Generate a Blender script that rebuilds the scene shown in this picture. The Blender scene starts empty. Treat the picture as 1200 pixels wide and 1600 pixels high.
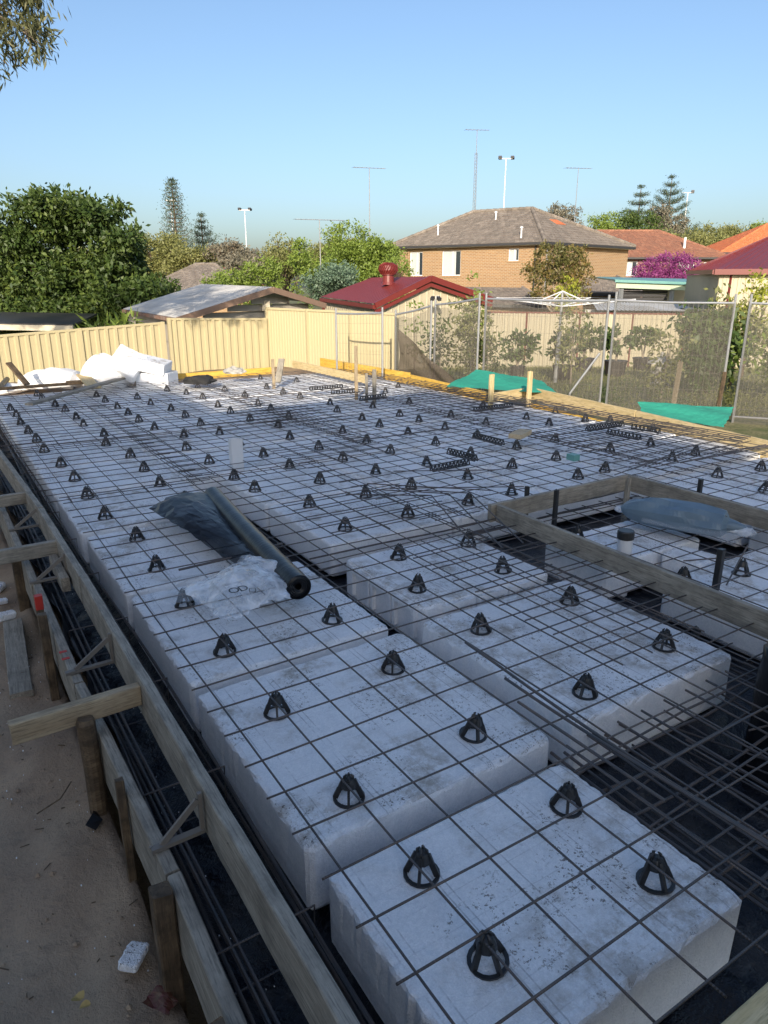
import bpy, math, random
import numpy as np
from mathutils import Vector, Matrix
R = math.radians
random.seed(7)
rng = np.random.default_rng(7)
scene = bpy.context.scene
col = scene.collection

# ------------------------------------------------------------ camera, sky, sun, exposure
CX, CY, CZ = -0.7986, -1.8848, 1.6585
YAW, PITCH = R(32.46), R(17.81)
cam_d = bpy.data.cameras.new('camera'); cam = bpy.data.objects.new('camera', cam_d); col.objects.link(cam)
cam.location = (CX, CY, CZ); cam.rotation_euler = (R(90) - PITCH, 0, -YAW)
cam_d.sensor_fit = 'VERTICAL'; cam_d.sensor_height = 24; cam_d.lens = 24 * 1104.4 / 1600
cam_d.clip_start = .05; cam_d.clip_end = 2000
scene.camera = cam
SUN_AZ, SUN_EL = 38.0, 21.0            # azimuth the light travels TO (from +Y towards +X), elevation
world = bpy.data.worlds.new('World'); scene.world = world; world.use_nodes = True
wn = world.node_tree; bg = wn.nodes['Background']; sky = wn.nodes.new('ShaderNodeTexSky')
sky.sky_type = 'NISHITA'; sky.sun_disc = False; sky.sun_elevation = R(SUN_EL); sky.sun_rotation = R(SUN_AZ + 180)
sky.air_density = 1.0; sky.dust_density = 2.9; sky.ozone_density = 3.0; sky.altitude = 10
wn.links.new(sky.outputs[0], bg.inputs[0]); bg.inputs[1].default_value = 0.15
sun_d = bpy.data.lights.new('sun', 'SUN'); sun_d.energy = 4.8; sun_d.angle = R(.55); sun_d.color = (1, .87, .70)
sun = bpy.data.objects.new('sun', sun_d); col.objects.link(sun)
sv = Vector((math.sin(R(SUN_AZ)) * math.cos(R(SUN_EL)), math.cos(R(SUN_AZ)) * math.cos(R(SUN_EL)), -math.sin(R(SUN_EL))))
sun.rotation_euler = sv.to_track_quat('-Z', 'Y').to_euler(); sun.location = (-20, -30, 20)
vs = scene.view_settings; vs.view_transform = 'Standard'; vs.look = 'None'; vs.gamma = 1; vs.exposure = 0.48; vs.use_curve_mapping = False

FW = Vector((math.sin(YAW), math.cos(YAW), 0)); RT = Vector((math.cos(YAW), -math.sin(YAW), 0))
def G(f, r, z):                         # survey axes of the neighbouring street grid -> world metres
    return Vector((CX, CY, 0)) + FW * f + RT * r + Vector((0, 0, z))

# ------------------------------------------------------------ materials
def mat(name, build):
    m = bpy.data.materials.new(name); m.use_nodes = True
    nt = m.node_tree; p = nt.nodes['Principled BSDF']
    class N: pass
    n = N(); n.nt = nt; n.p = p; n.m = m
    def new(t, **kw):
        q = nt.nodes.new(t)
        for k, v in kw.items(): setattr(q, k, v)
        return q
    n.new = new; n.link = nt.links.new
    def coord(kind='Object', scale=(1, 1, 1)):
        c = new('ShaderNodeTexCoord'); mp = new('ShaderNodeMapping'); mp.inputs['Scale'].default_value = scale
        n.link(c.outputs[kind], mp.inputs[0]); return mp.outputs[0]
    n.coord = coord
    def noise(vec, scale, detail=4, rough=.6):
        q = new('ShaderNodeTexNoise'); q.inputs['Scale'].default_value = scale; q.inputs['Detail'].default_value = detail
        q.inputs['Roughness'].default_value = rough; n.link(vec, q.inputs['Vector']); return q.outputs[0]
    n.noise = noise
    def ramp(fac, stops):
        q = new('ShaderNodeValToRGB'); e = q.color_ramp.elements
        e[0].position, e[0].color = stops[0][0], tuple(stops[0][1]) + (1,)
        e[1].position, e[1].color = stops[-1][0], tuple(stops[-1][1]) + (1,)
        for s in stops[1:-1]:
            x = e.new(s[0]); x.color = tuple(s[1]) + (1,)
        n.link(fac, q.inputs[0]); return q.outputs[0]
    n.ramp = ramp
    def mix(fac, a, b, mode='MIX'):
        q = new('ShaderNodeMix', data_type='RGBA', blend_type=mode)
        for v, i in ((fac, 0), (a, 6), (b, 7)):
            if hasattr(v, 'links'): n.link(v, q.inputs[i])
            else: q.inputs[i].default_value = v if i == 0 else tuple(v) + (1,)
        return q.outputs[2]
    n.mix = mix
    def math_(op, a, b=0.0):
        q = new('ShaderNodeMath', operation=op)
        for i, v in enumerate((a, b)):
            if hasattr(v, 'links'): n.link(v, q.inputs[i])
            else: q.inputs[i].default_value = v
        return q.outputs[0]
    n.math = math_
    def bump(h, dist, strength=1):
        b = new('ShaderNodeBump'); b.inputs['Distance'].default_value = dist; b.inputs['Strength'].default_value = strength
        n.link(h, b.inputs['Height']); n.link(b.outputs[0], p.inputs['Normal']); return b
    n.bump = bump
    def color(c):
        if hasattr(c, 'links'): n.link(c, p.inputs['Base Color'])
        else: p.inputs['Base Color'].default_value = tuple(c) + (1,)
    n.color = color
    def rough(r): p.inputs['Roughness'].default_value = r
    n.rough = rough
    def rnd(): return new('ShaderNodeObjectInfo').outputs['Random']
    n.rnd = rnd
    build(n); return m

def paint(name, c, rough=.5, dirt=.25, scale=3.0, metal=0, bumpd=.0, dirtc=None):
    def b(n):
        v = n.coord(); f = n.noise(v, scale, 6, .65)
        dc = dirtc or tuple(x * .55 for x in c)
        fac = n.ramp(f, [(.42, (0, 0, 0)), (.75, (1, 1, 1))])
        g = n.noise(v, scale * 14, 3)
        cc = n.mix(n.math('MULTIPLY', fac, dirt), c, dc)
        cc = n.mix(n.math('MULTIPLY', g, .25), cc, tuple(x * .8 for x in c))
        n.color(cc); n.rough(rough); n.p.inputs['Metallic'].default_value = metal
        if bumpd: n.bump(g, bumpd)
    return mat(name, b)

def wood(name, c1, c2, rough=.8, dark=.3):
    def b(n):
        v = n.coord('Object', (1.0, 14, 14)); ob = n.rnd()
        off = n.new('ShaderNodeVectorMath', operation='ADD'); cmb = n.new('ShaderNodeCombineXYZ')
        n.link(n.math('MULTIPLY', ob, 37.0), cmb.inputs[0]); n.link(n.math('MULTIPLY', ob, 91.0), cmb.inputs[1])
        n.link(v, off.inputs[0]); n.link(cmb.outputs[0], off.inputs[1]); v = off.outputs[0]
        f = n.noise(v, 2.2, 6, .7); g = n.noise(v, 9, 4, .7)
        c = n.mix(n.ramp(f, [(.35, (0, 0, 0)), (.65, (1, 1, 1))]), c1, c2)
        v2 = n.coord('Object', (1, 1, 1)); st = n.noise(v2, 7, 5, .7)
        c = n.mix(n.math('MULTIPLY', n.ramp(st, [(.5 - .14 * dark, (0, 0, 0)), (.72 - .1 * dark, (1, 1, 1))]), dark), c, tuple(x * .35 for x in c1))
        c = n.mix(n.math('MULTIPLY', n.ramp(g, [(.36, (1, 1, 1)), (.52, (0, 0, 0))]), .75), c, tuple(x * .5 for x in c1))
        k = n.new('ShaderNodeTexVoronoi'); k.inputs['Scale'].default_value = 3.2; n.link(n.coord('Object', (1, 1.6, 1.6)), k.inputs[0])
        c = n.mix(n.ramp(k.outputs[0], [(.03, (.8, .8, .8)), (.09, (0, 0, 0))]), c, tuple(x * .25 for x in c1))
        n.color(c); n.rough(rough); n.bump(g, .0025)
    return mat(name, b)

M = {}
M['pine'] = wood('pine', (.33, .25, .155), (.44, .36, .24))
M['pine_pale'] = wood('pine_pale', (.46, .36, .22), (.56, .46, .31), dark=.15)
M['pine_grey'] = wood('pine_grey', (.24, .215, .175), (.37, .34, .28), dark=.5)
M['wood_dark'] = wood('wood_dark', (.11, .075, .045), (.22, .155, .09), dark=.9)
M['ply_yellow'] = wood('ply_yellow', (.62, .36, .05), (.78, .52, .10), dark=.2, rough=.6)
M['ply_pale'] = wood('ply_pale', (.52, .40, .19), (.64, .52, .30), dark=.15)

def foam(n):
    v = n.coord(); ob = n.rnd(); gm = n.new('ShaderNodeNewGeometry'); P = gm.outputs['Position']
    sp = n.new('ShaderNodeSeparateXYZ'); n.link(v, sp.inputs[0])
    def line(ax, per, w):
        fr = n.math('FRACT', n.math('MULTIPLY', sp.outputs[ax], 1 / per)); return n.math('LESS_THAN', fr, w)
    fine = n.noise(P, 70, 5, .8); nz = n.new('ShaderNodeSeparateXYZ'); n.link(gm.outputs['Normal'], nz.inputs[0]); top = n.math('GREATER_THAN', nz.outputs[2], .6)
    vor = n.new('ShaderNodeTexVoronoi'); vor.inputs['Scale'].default_value = 190; n.link(P, vor.inputs[0])
    c = n.mix(n.ramp(fine, [(.36, (0, 0, 0)), (.60, (1, 1, 1))]), (.82, .85, .88), (.95, .965, .985))
    c = n.mix(n.math('MULTIPLY', n.ramp(vor.outputs[0], [(.3, (0, 0, 0)), (.8, (1, 1, 1))]), .30), c, (.66, .68, .72))
    # moulding lines of the form, worn
    ln = n.math('MAXIMUM', line(0, .218, .022), n.math('MULTIPLY', line(1, .109, .03), .5))
    ln = n.math('MULTIPLY', n.math('MAXIMUM', ln, line(0, .242, .020)), top)
    wear = n.ramp(n.noise(P, 4, 6, .8), [(.42, (0, 0, 0)), (.56, (1, 1, 1))])
    c = n.mix(n.math('MULTIPLY', n.math('MULTIPLY', ln, wear), .6), c, (.36, .37, .40))
    # scuffs, sand and soil in patches
    patch = n.math('MULTIPLY', n.ramp(n.noise(P, 2.6, 2, .5), [(.46, (0, 0, 0)), (.60, (1, 1, 1))]), top)
    s1 = n.math('MULTIPLY', n.ramp(n.noise(P, 9, 7, .8), [(.44, (0, 0, 0)), (.62, (1, 1, 1))]), patch)
    c = n.mix(n.math('MULTIPLY', s1, .75), c, (.30, .25, .185))
    mot = n.noise(P, 7, 7, .8); c = n.mix(n.math('MULTIPLY', n.ramp(mot, [(.50, (0, 0, 0)), (.70, (1, 1, 1))]), .28), c, (.52, .54, .58))
    sk = n.noise(P, 62, 3, .85); s2 = n.math('MULTIPLY', n.ramp(sk, [(.575, (0, 0, 0)), (.61, (1, 1, 1))]), n.math('MULTIPLY', n.ramp(n.noise(P, 3.3, 3, .6), [(.49, (0, 0, 0)), (.58, (1, 1, 1))]), top))
    c = n.mix(n.math('MULTIPLY', s2, .8), c, (.09, .07, .05))
    n.color(c); n.rough(.75)
    h = n.math('ADD', n.math('MULTIPLY', vor.outputs[0], .6), n.math('SUBTRACT', n.math('MULTIPLY', fine, 1.6), n.math('MULTIPLY', ln, .5)))
    n.bump(h, .004)
    n.p.inputs['Subsurface Weight'].default_value = 0
M['foam'] = mat('foam', foam)

def steel(n):
    v = n.coord('Object', (1, 1, 1)); f = n.noise(v, 6, 4)
    c = n.mix(n.ramp(f, [(.35, (0, 0, 0)), (.7, (1, 1, 1))]), (.075, .078, .085), (.15, .115, .095))
    n.color(c); n.rough(.5); n.p.inputs['Metallic'].default_value = .45
    w = n.new('ShaderNodeTexWave'); w.inputs['Scale'].default_value = 34; w.bands_direction = 'X'; n.link(v, w.inputs[0]); n.bump(w.outputs[1], .0012)
M['rebar'] = mat('rebar', steel)
M['rebar_grey'] = paint('rebar_grey', (.21, .19, .165), .7, .5, 8, .2)
M['dry_leaf'] = paint('dry_leaf', (.42, .30, .10), .6, .4, 20)
M['wrapper'] = paint('wrapper', (.09, .012, .01), .5, .9, 30, dirtc=(.14, .11, .05))
M['galv'] = paint('galv', (.42, .43, .44), .4, .4, 5, .6)
M['white_metal'] = paint('white_metal', (.75, .76, .77), .4, .2)
M['blk_plastic'] = paint('blk_plastic', (.018, .019, .02), .42, .3, 20, dirtc=(.08, .08, .08))
def memb(n):
    v = n.new('ShaderNodeNewGeometry').outputs['Position']
    f = n.noise(v, 3, 6, .7); g = n.noise(v, 14, 4, .6)
    c = n.mix(n.ramp(f, [(.5, (0, 0, 0)), (.75, (1, 1, 1))]), (.010, .012, .018), (.07, .065, .06))
    n.color(c); n.rough(.3); n.p.inputs['Specular IOR Level'].default_value = .35; w_ = n.new('ShaderNodeTexVoronoi'); w_.feature = 'SMOOTH_F1'; w_.inputs['Scale'].default_value = 7; n.link(v, w_.inputs[0]); h = n.math('ADD', f, n.math('MULTIPLY', w_.outputs[0], .8)); n.bump(h, .06)
M['membrane'] = mat('membrane', memb)
def filmroll(n):
    v = n.coord('Object', (1, 1, 1)); f = n.noise(v, 5, 5); n.color(n.mix(f, (.005, .006, .008), (.015, .017, .021))); n.rough(.3); n.bump(n.noise(n.coord('Object', (.6, 10, 10)), 4, 3), .002)
M['film'] = mat('film', filmroll); M['film'].node_tree.nodes['Principled BSDF'].inputs['Specular IOR Level'].default_value = .28
def clear(c, alpha, rough=.25):
    def b(n):
        v = n.coord(); f = n.noise(v, 6, 5, .7)
        n.color(n.mix(f, c, tuple(min(1, x * 1.35) for x in c))); n.rough(rough)
        a = n.ramp(n.noise(v, 2.5, 3), [(.35, (alpha * .8,) * 3), (.65, (min(1, alpha * 1.2),) * 3)]); n.link(a, n.p.inputs['Alpha']); n.bump(n.noise(v, 10, 3), .003)
    return b
def creased(n):
    v = n.coord(); d_ = n.new('ShaderNodeVectorMath', operation='ADD'); nn = n.new('ShaderNodeTexNoise'); nn.inputs['Scale'].default_value = 5; n.link(v, nn.inputs[0]); sc = n.new('ShaderNodeVectorMath', operation='SCALE'); sc.inputs['Scale'].default_value = .22
    n.link(nn.outputs['Color'], sc.inputs[0]); n.link(v, d_.inputs[0]); n.link(sc.outputs[0], d_.inputs[1]); vo = n.new('ShaderNodeTexVoronoi'); vo.feature = 'DISTANCE_TO_EDGE'; vo.inputs['Scale'].default_value = 7; n.link(d_.outputs[0], vo.inputs[0])
    e = n.ramp(vo.outputs[0], [(.0, (1, 1, 1)), (.16, (0, 0, 0))]); f = n.ramp(n.noise(v, 5, 4), [(.45, (0, 0, 0)), (.65, (1, 1, 1))])
    n.color((.74, .79, .85)); n.rough(.12); n.link(n.math('ADD', n.math('MULTIPLY', e, .22), n.math('ADD', n.math('MULTIPLY', f, .42), .20)), n.p.inputs['Alpha']); n.bump(vo.outputs[0], .03)
M['clear_film'] = mat('clear_film', creased)
M['sheer_film'] = mat('sheer_film', clear((.5, .52, .54), .22))
M['blue_film'] = mat('blue_film', clear((.10, .15, .195), .97, .4))
M['white_film'] = mat('white_film', clear((.80, .80, .80), .96, .4))
M['smoky_film'] = mat('smoky_film', clear((.006, .008, .014), .94, .3))
M['smoky_film'].node_tree.nodes['Principled BSDF'].inputs['Specular IOR Level'].default_value = .14
M['ink'] = paint('ink', (.02, .02, .02), .6, 0)
M['pvc'] = paint('pvc', (.66, .68, .70), .35, .25)
M['red'] = paint('red', (.45, .03, .02), .5, .2)

def sand(n):
    v = n.new('ShaderNodeNewGeometry').outputs['Position']
    sp = n.new('ShaderNodeSeparateXYZ'); n.link(v, sp.inputs[0])
    a = n.noise(v, 1.3, 7, .7); b = n.noise(v, 45, 4, .75); d = n.noise(v, 6, 6, .75)
    s = n.mix(n.ramp(a, [(.35, (0, 0, 0)), (.65, (1, 1, 1))]), (.29, .205, .135), (.40, .30, .20))
    s = n.mix(n.math('MULTIPLY', b, .35), s, (.16, .125, .10))
    s = n.mix(n.math('MULTIPLY', n.ramp(d, [(.55, (0, 0, 0)), (.72, (1, 1, 1))]), .5), s, (.13, .10, .075))
    gr = n.mix(n.ramp(n.noise(v, 2.5, 6, .7), [(.4, (0, 0, 0)), (.6, (1, 1, 1))]), (.10, .12, .035), (.24, .21, .10))
    gr = n.mix(n.ramp(n.noise(v, 25, 4, .7), [(.4, (0, 0, 0)), (.7, (1, 1, 1))]), gr, (.05, .065, .02))
    m = n.math('GREATER_THAN', n.math('ADD', sp.outputs[0], n.math('MULTIPLY', a, .8)), 7.6)
    n.color(n.mix(m, s, gr)); n.rough(.95)
    h = n.math('ADD', n.math('MULTIPLY', b, .3), d); n.bump(h, .02)
M['ground'] = mat('ground', sand)

def bricks(name, c1, c2, mortar, scale=1.0):
    def b(n):
        t = n.new('ShaderNodeTexBrick'); c = n.new('ShaderNodeTexCoord'); mp = n.new('ShaderNodeMapping')
        n.link(c.outputs['UV'], mp.inputs[0]); n.link(mp.outputs[0], t.inputs[0])
        t.inputs['Scale'].default_value = scale; t.inputs['Brick Width'].default_value = .24; t.inputs['Row Height'].default_value = .086
        t.inputs['Mortar Size'].default_value = .016; t.inputs['Color1'].default_value = c1 + (1,); t.inputs['Color2'].default_value = c2 + (1,); t.inputs['Mortar'].default_value = mortar + (1,)
        v = n.coord(); f = n.noise(v, 1.2, 6)
        n.color(n.mix(n.math('MULTIPLY', f, .3), t.outputs[0], tuple(x * .6 for x in c1))); n.rough(.9); n.bump(t.outputs[1], -.008)
    return mat(name, b)
M['brick_tan'] = bricks('brick_tan', (.35, .20, .09), (.26, .145, .07), (.40, .32, .215))
M['brick_red'] = bricks('brick_red', (.26, .09, .05), (.19, .065, .04), (.30, .25, .2))
def tiles(name, c1, c2, c3):
    def b(n):
        v = n.coord(); f = n.noise(v, 3.5, 7, .7); i = n.new('ShaderNodeNewGeometry').outputs['Random Per Island']
        c = n.mix(n.ramp(f, [(.4, (0, 0, 0)), (.65, (1, 1, 1))]), c1, c2); c = n.mix(n.math('MULTIPLY', i, .55), c, c3)
        n.color(c); n.rough(.85); n.bump(n.noise(v, 30, 3), .004)
    return mat(name, b)
M['tile_grey'] = tiles('tile_grey', (.17, .14, .115), (.27, .235, .20), (.10, .088, .075))
M['tile_brown'] = tiles('tile_brown', (.24, .10, .06), (.32, .16, .10), (.14, .07, .05))
M['tile_orange'] = tiles('tile_orange', (.58, .15, .05), (.50, .20, .09), (.38, .10, .04))
M['tile_red'] = tiles('tile_red', (.36, .05, .04), (.42, .09, .07), (.22, .04, .03))
M['cream'] = paint('cream', (.46, .405, .245), .42, .22, 1.3, dirtc=(.50, .40, .20))
M['cream_pale'] = paint('cream_pale', (.44, .395, .28), .5, .3, 1.3)
M['cream_wall'] = paint('cream_wall', (.62, .56, .42), .6, .3, 1.3)
M['maroon'] = paint('maroon', (.155, .024, .020), .38, .25, 1.2)
M['maroon_post'] = paint('maroon_post', (.16, .045, .03), .6, .4, 1.2)
M['roof_metal'] = paint('roof_metal', (.58, .57, .54), .45, .7, .8, .15, dirtc=(.26, .24, .21))
M['rust'] = paint('rust', (.20, .11, .075), .8, .8, 6, dirtc=(.38, .33, .28))
M['fascia'] = paint('fascia', (.26, .17, .12), .7, .4)
M['weatherboard'] = paint('weatherboard', (.40, .36, .30), .7, .4)
M['dark_paint'] = paint('dark_paint', (.035, .035, .038), .5, .3)
M['green_beam'] = paint('green_beam', (.42, .52, .36), .5, .25)
M['teal_gutter'] = paint('teal_gutter', (.12, .30, .28), .4, .25)
M['concrete'] = paint('concrete', (.40, .39, .36), .9, .5, 6)
M['pot'] = paint('pot', (.022, .018, .017), .6, .3)
M['shade_cloth'] = None
def cloth(name, c, alpha, tr=.3):
    def b(n):
        v = n.coord('Object', (1, 1, 1)); f = n.noise(v, 1.6, 5, .6)
        n.color(n.mix(f, tuple(x * .8 for x in c), tuple(x * 1.15 for x in c))); n.rough(.85)
        if alpha < 1:
            w = n.noise(v, 260, 1); a = n.ramp(w, [(.3, (alpha * .7,) * 3), (.7, (min(1, alpha * 1.3),) * 3)]); n.link(a, n.p.inputs['Alpha'])
        n.bump(n.noise(v, 3.2, 5), .03)
    return mat(name, b)
M['mesh_cloth'] = cloth('mesh_cloth', (.13, .122, .105), .37)
M['dark_cloth'] = cloth('dark_cloth', (.075, .06, .045), .86)
M['green_cloth'] = cloth('green_cloth', (.02, .25, .18), 1)
M['black_cloth'] = cloth('black_cloth', (.02, .02, .02), 1)
def glass(n):
    n.color((.03, .04, .05)); n.rough(.08); n.p.inputs['Metallic'].default_value = 0; n.p.inputs['Specular IOR Level'].default_value = .9
M['glass'] = mat('glass', glass)
M['curtain'] = paint('curtain', (.58, .60, .60), .9, .1)
def leaf(name, c1, c2, c3=None, rough=.55):
    def b(n):
        i = n.new('ShaderNodeNewGeometry').outputs['Random Per Island']; v = n.new('ShaderNodeNewGeometry').outputs['Position']
        c = n.mix(i, c1, c2); f = n.noise(v, .9, 3)
        c = n.mix(n.ramp(f, [(.42, (0, 0, 0)), (.62, (1, 1, 1))]), c, c3 or tuple(.5 * (a + b2) for a, b2 in zip(c1, c2)))
        n.color(c); n.rough(rough)
        t = n.new('ShaderNodeBsdfTranslucent'); n.link(c, t.inputs[0]); mx = n.new('ShaderNodeMixShader'); mx.inputs[0].default_value = .28
        n.link(n.p.outputs[0], mx.inputs[1]); n.link(t.outputs[0], mx.inputs[2]); n.link(mx.outputs[0], n.nt.nodes['Material Output'].inputs[0])
    return mat(name, b)
M['leaf_dark'] = leaf('leaf_dark', (.03, .065, .016), (.13, .18, .035), (.05, .09, .018))
M['leaf_green'] = leaf('leaf_green', (.12, .19, .03), (.23, .30, .05), (.17, .24, .04))
M['leaf_olive'] = leaf('leaf_olive', (.14, .16, .05), (.26, .26, .09), (.19, .20, .065))
M['leaf_yellow'] = leaf('leaf_yellow', (.25, .30, .03), (.42, .42, .05), (.3, .33, .04))
M['leaf_teal'] = leaf('leaf_teal', (.10, .17, .11), (.20, .27, .18), (.13, .20, .13))
M['leaf_grey'] = leaf('leaf_grey', (.13, .13, .09), (.26, .22, .16), (.18, .17, .12))
M['leaf_bronze'] = leaf('leaf_bronze', (.09, .10, .025), (.26, .17, .05), (.13, .13, .04))
M['leaf_euc'] = leaf('leaf_euc', (.07, .09, .035), (.17, .16, .06), (.10, .11, .05))
M['leaf_pine'] = leaf('leaf_pine', (.05, .085, .05), (.10, .14, .08))
M['leaf_pink'] = leaf('leaf_pink', (.20, .03, .15), (.34, .08, .25), (.26, .05, .19))
M['bark'] = paint('bark', (.16, .12, .085), .9, .6, 5, bumpd=.02)
M['bark_pale'] = paint('bark_pale', (.34, .28, .21), .9, .6, 5, bumpd=.02)

# ------------------------------------------------------------ mesh helpers
class MB:
    def __init__(s): s.v = []; s.f = []
    def add(s, vs_, fs):
        o = len(s.v); s.v += [tuple(v) for v in vs_]; s.f += [tuple(i + o for i in f) for f in fs]; return s
    def box(s, x0, x1, y0, y1, z0, z1):
        return s.add([(x0, y0, z0), (x1, y0, z0), (x1, y1, z0), (x0, y1, z0), (x0, y0, z1), (x1, y0, z1), (x1, y1, z1), (x0, y1, z1)],
                     [(0, 3, 2, 1), (4, 5, 6, 7), (0, 1, 5, 4), (1, 2, 6, 5), (2, 3, 7, 6), (3, 0, 4, 7)])
    def beam(s, a, b, w, h, up=(0, 0, 1)):
        a = Vector(a); b = Vector(b); d = (b - a).normalized(); u = Vector(up)
        if abs(d.dot(u)) > .98: u = Vector((1, 0, 0))
        sd = d.cross(u).normalized(); u = sd.cross(d).normalized()
        vv = []
        for p in (a, b):
            for i, j in ((-1, -1), (1, -1), (1, 1), (-1, 1)): vv.append(p + sd * (w / 2 * i) + u * (h / 2 * j))
        return s.add(vv, [(0, 1, 2, 3), (7, 6, 5, 4), (0, 4, 5, 1), (1, 5, 6, 2), (2, 6, 7, 3), (3, 7, 4, 0)])
    def tube(s, pts, r, n=6, caps=True):
        pts = [Vector(p) for p in pts]; rr = r if hasattr(r, '__len__') else [r] * len(pts)
        o = len(s.v); prev = None
        for i, p in enumerate(pts):
            d = (pts[min(i + 1, len(pts) - 1)] - pts[max(i - 1, 0)]).normalized()
            if prev is None: u = d.orthogonal().normalized()
            else: u = (prev - d * prev.dot(d)).normalized()
            prev = u; w = d.cross(u)
            for k in range(n):
                a = 2 * math.pi * k / n; s.v.append(tuple(p + (u * math.cos(a) + w * math.sin(a)) * rr[i]))
        for i in range(len(pts) - 1):
            for k in range(n):
                a = o + i * n + k; b = o + i * n + (k + 1) % n; s.f.append((a, b, b + n, a + n))
        if caps:
            s.f.append(tuple(o + k for k in reversed(range(n)))); s.f.append(tuple(o + (len(pts) - 1) * n + k for k in range(n)))
        return s
    def lathe(s, c, prof, n=16, caps=True):
        c = Vector(c); o = len(s.v)
        for r, z in prof:
            for k in range(n):
                a = 2 * math.pi * k / n; s.v.append((c.x + r * math.cos(a), c.y + r * math.sin(a), c.z + z))
        for i in range(len(prof) - 1):
            for k in range(n):
                a = o + i * n + k; b = o + i * n + (k + 1) % n; s.f.append((a, b, b + n, a + n))
        if caps:
            s.f.append(tuple(o + k for k in reversed(range(n)))); s.f.append(tuple(o + (len(prof) - 1) * n + k for k in range(n)))
        return s
    def slab(s, pts, t):                 # polygon pts (top, ccw seen from above/outside) with thickness t below its normal
        pts = [Vector(p) for p in pts]; nrm = Vector((0, 0, 0))
        for i in range(len(pts)):
            a, b = pts[i], pts[(i + 1) % len(pts)]; nrm += a.cross(b)
        nrm.normalize(); m = len(pts)
        return s.add(pts + [p - nrm * t for p in pts], [tuple(range(m)), tuple(reversed(range(m, 2 * m)))] + [((i + 1) % m, i, i + m, (i + 1) % m + m) for i in range(m)])

ORD = ['first', 'second', 'third', 'fourth', 'fifth', 'sixth', 'seventh', 'eighth', 'ninth', 'tenth', 'eleventh', 'twelfth', 'thirteenth', 'fourteenth', 'fifteenth']
WL = {}
def tagp(o, label=None, cat=None, group=None, kind=None):
    if label: o['label'] = label
    if cat: o['category'] = cat
    if group: o['group'] = group
    if kind: o['kind'] = kind
    return o
def thing(name, loc, label, cat, group=None):
    o = bpy.data.objects.new(name, None); col.objects.link(o); o.location = loc; o.empty_display_size = .1
    WL[o.name] = Vector(loc); return tagp(o, label, cat, group)
def mesh_of(name, mb, m, origin=Vector((0, 0, 0)), smooth=False, uv=False):
    me = bpy.data.meshes.new(name); me.from_pydata([(v[0] - origin[0], v[1] - origin[1], v[2] - origin[2]) for v in mb.v], [], mb.f)
    me.materials.append(m)
    if smooth: me.shade_smooth()
    if uv:
        l = me.uv_layers.new(name='UVMap')
        for p in me.polygons:
            nn = p.normal; t = Vector((-nn.y, nn.x, 0)); t = t.normalized() if t.length > .2 else Vector((1, 0, 0))
            for li in p.loop_indices:
                c = me.vertices[me.loops[li].vertex_index].co; l.data[li].uv = (c.dot(t), c.z if abs(nn.z) < .8 else c.y)
    return me
def obj(name, mb, m, parent=None, smooth=False, uv=False, origin=None, label=None, cat=None, group=None, kind=None):
    """world-coordinate mesh builder -> ONE object; its origin sits at `origin` (or the first vertex)"""
    og = Vector(origin) if origin is not None else Vector(mb.v[0])
    me = mesh_of(name, mb, m, og, smooth, uv); o = bpy.data.objects.new(name, me); col.objects.link(o)
    pw = WL[parent.name] if parent else Vector((0, 0, 0))
    if parent: o.parent = parent
    o.location = og - pw; WL[o.name] = og
    return tagp(o, label, cat, group, kind)
def bevel_box(sx, sy, sz, b=.02, seg=1, jit=0, seed=0, k=14):
    """rounded box, origin at top centre"""
    rr = random.Random(seed); mb = MB(); zs = [(-sz, b * .5), (-sz + b, 0), (-b, 0), (-b * .3, b * .3), (0, b)]
    def ring(z, ins):
        out = []; x, y = sx / 2 - ins, sy / 2 - ins; c = b * 1.4
        per = []
        for (ax, ay, bx, by) in ((-x + c, -y, x - c, -y), (x, -y + c, x, y - c), (x - c, y, -x + c, y), (-x, y - c, -x, -y + c)):
            for i in range(k + 1): per.append((ax + (bx - ax) * i / k, ay + (by - ay) * i / k))
            ex, ey = (math.copysign(x - c * .29, bx), math.copysign(y - c * .29, by)); per.append((ex, ey))
        for (px, py) in per: jq = jit if z > -b * 1.2 else jit * .15; out.append((px + rr.uniform(-jq, jq), py + rr.uniform(-jq, jq), z + rr.uniform(-jq, jq) * .5))
        return out
    rings = [ring(*q) for q in zs]; nn = len(rings[0])
    for r_ in rings: mb.v += r_
    for i in range(len(rings) - 1):
        for k in range(nn):
            a = i * nn + k; c2 = i * nn + (k + 1) % nn; mb.f.append((a, c2, c2 + nn, a + nn))
    mb.f.append(tuple((len(rings) - 1) * nn + k for k in range(nn))); mb.f.append(tuple(reversed(range(nn))))
    return mb
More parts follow.
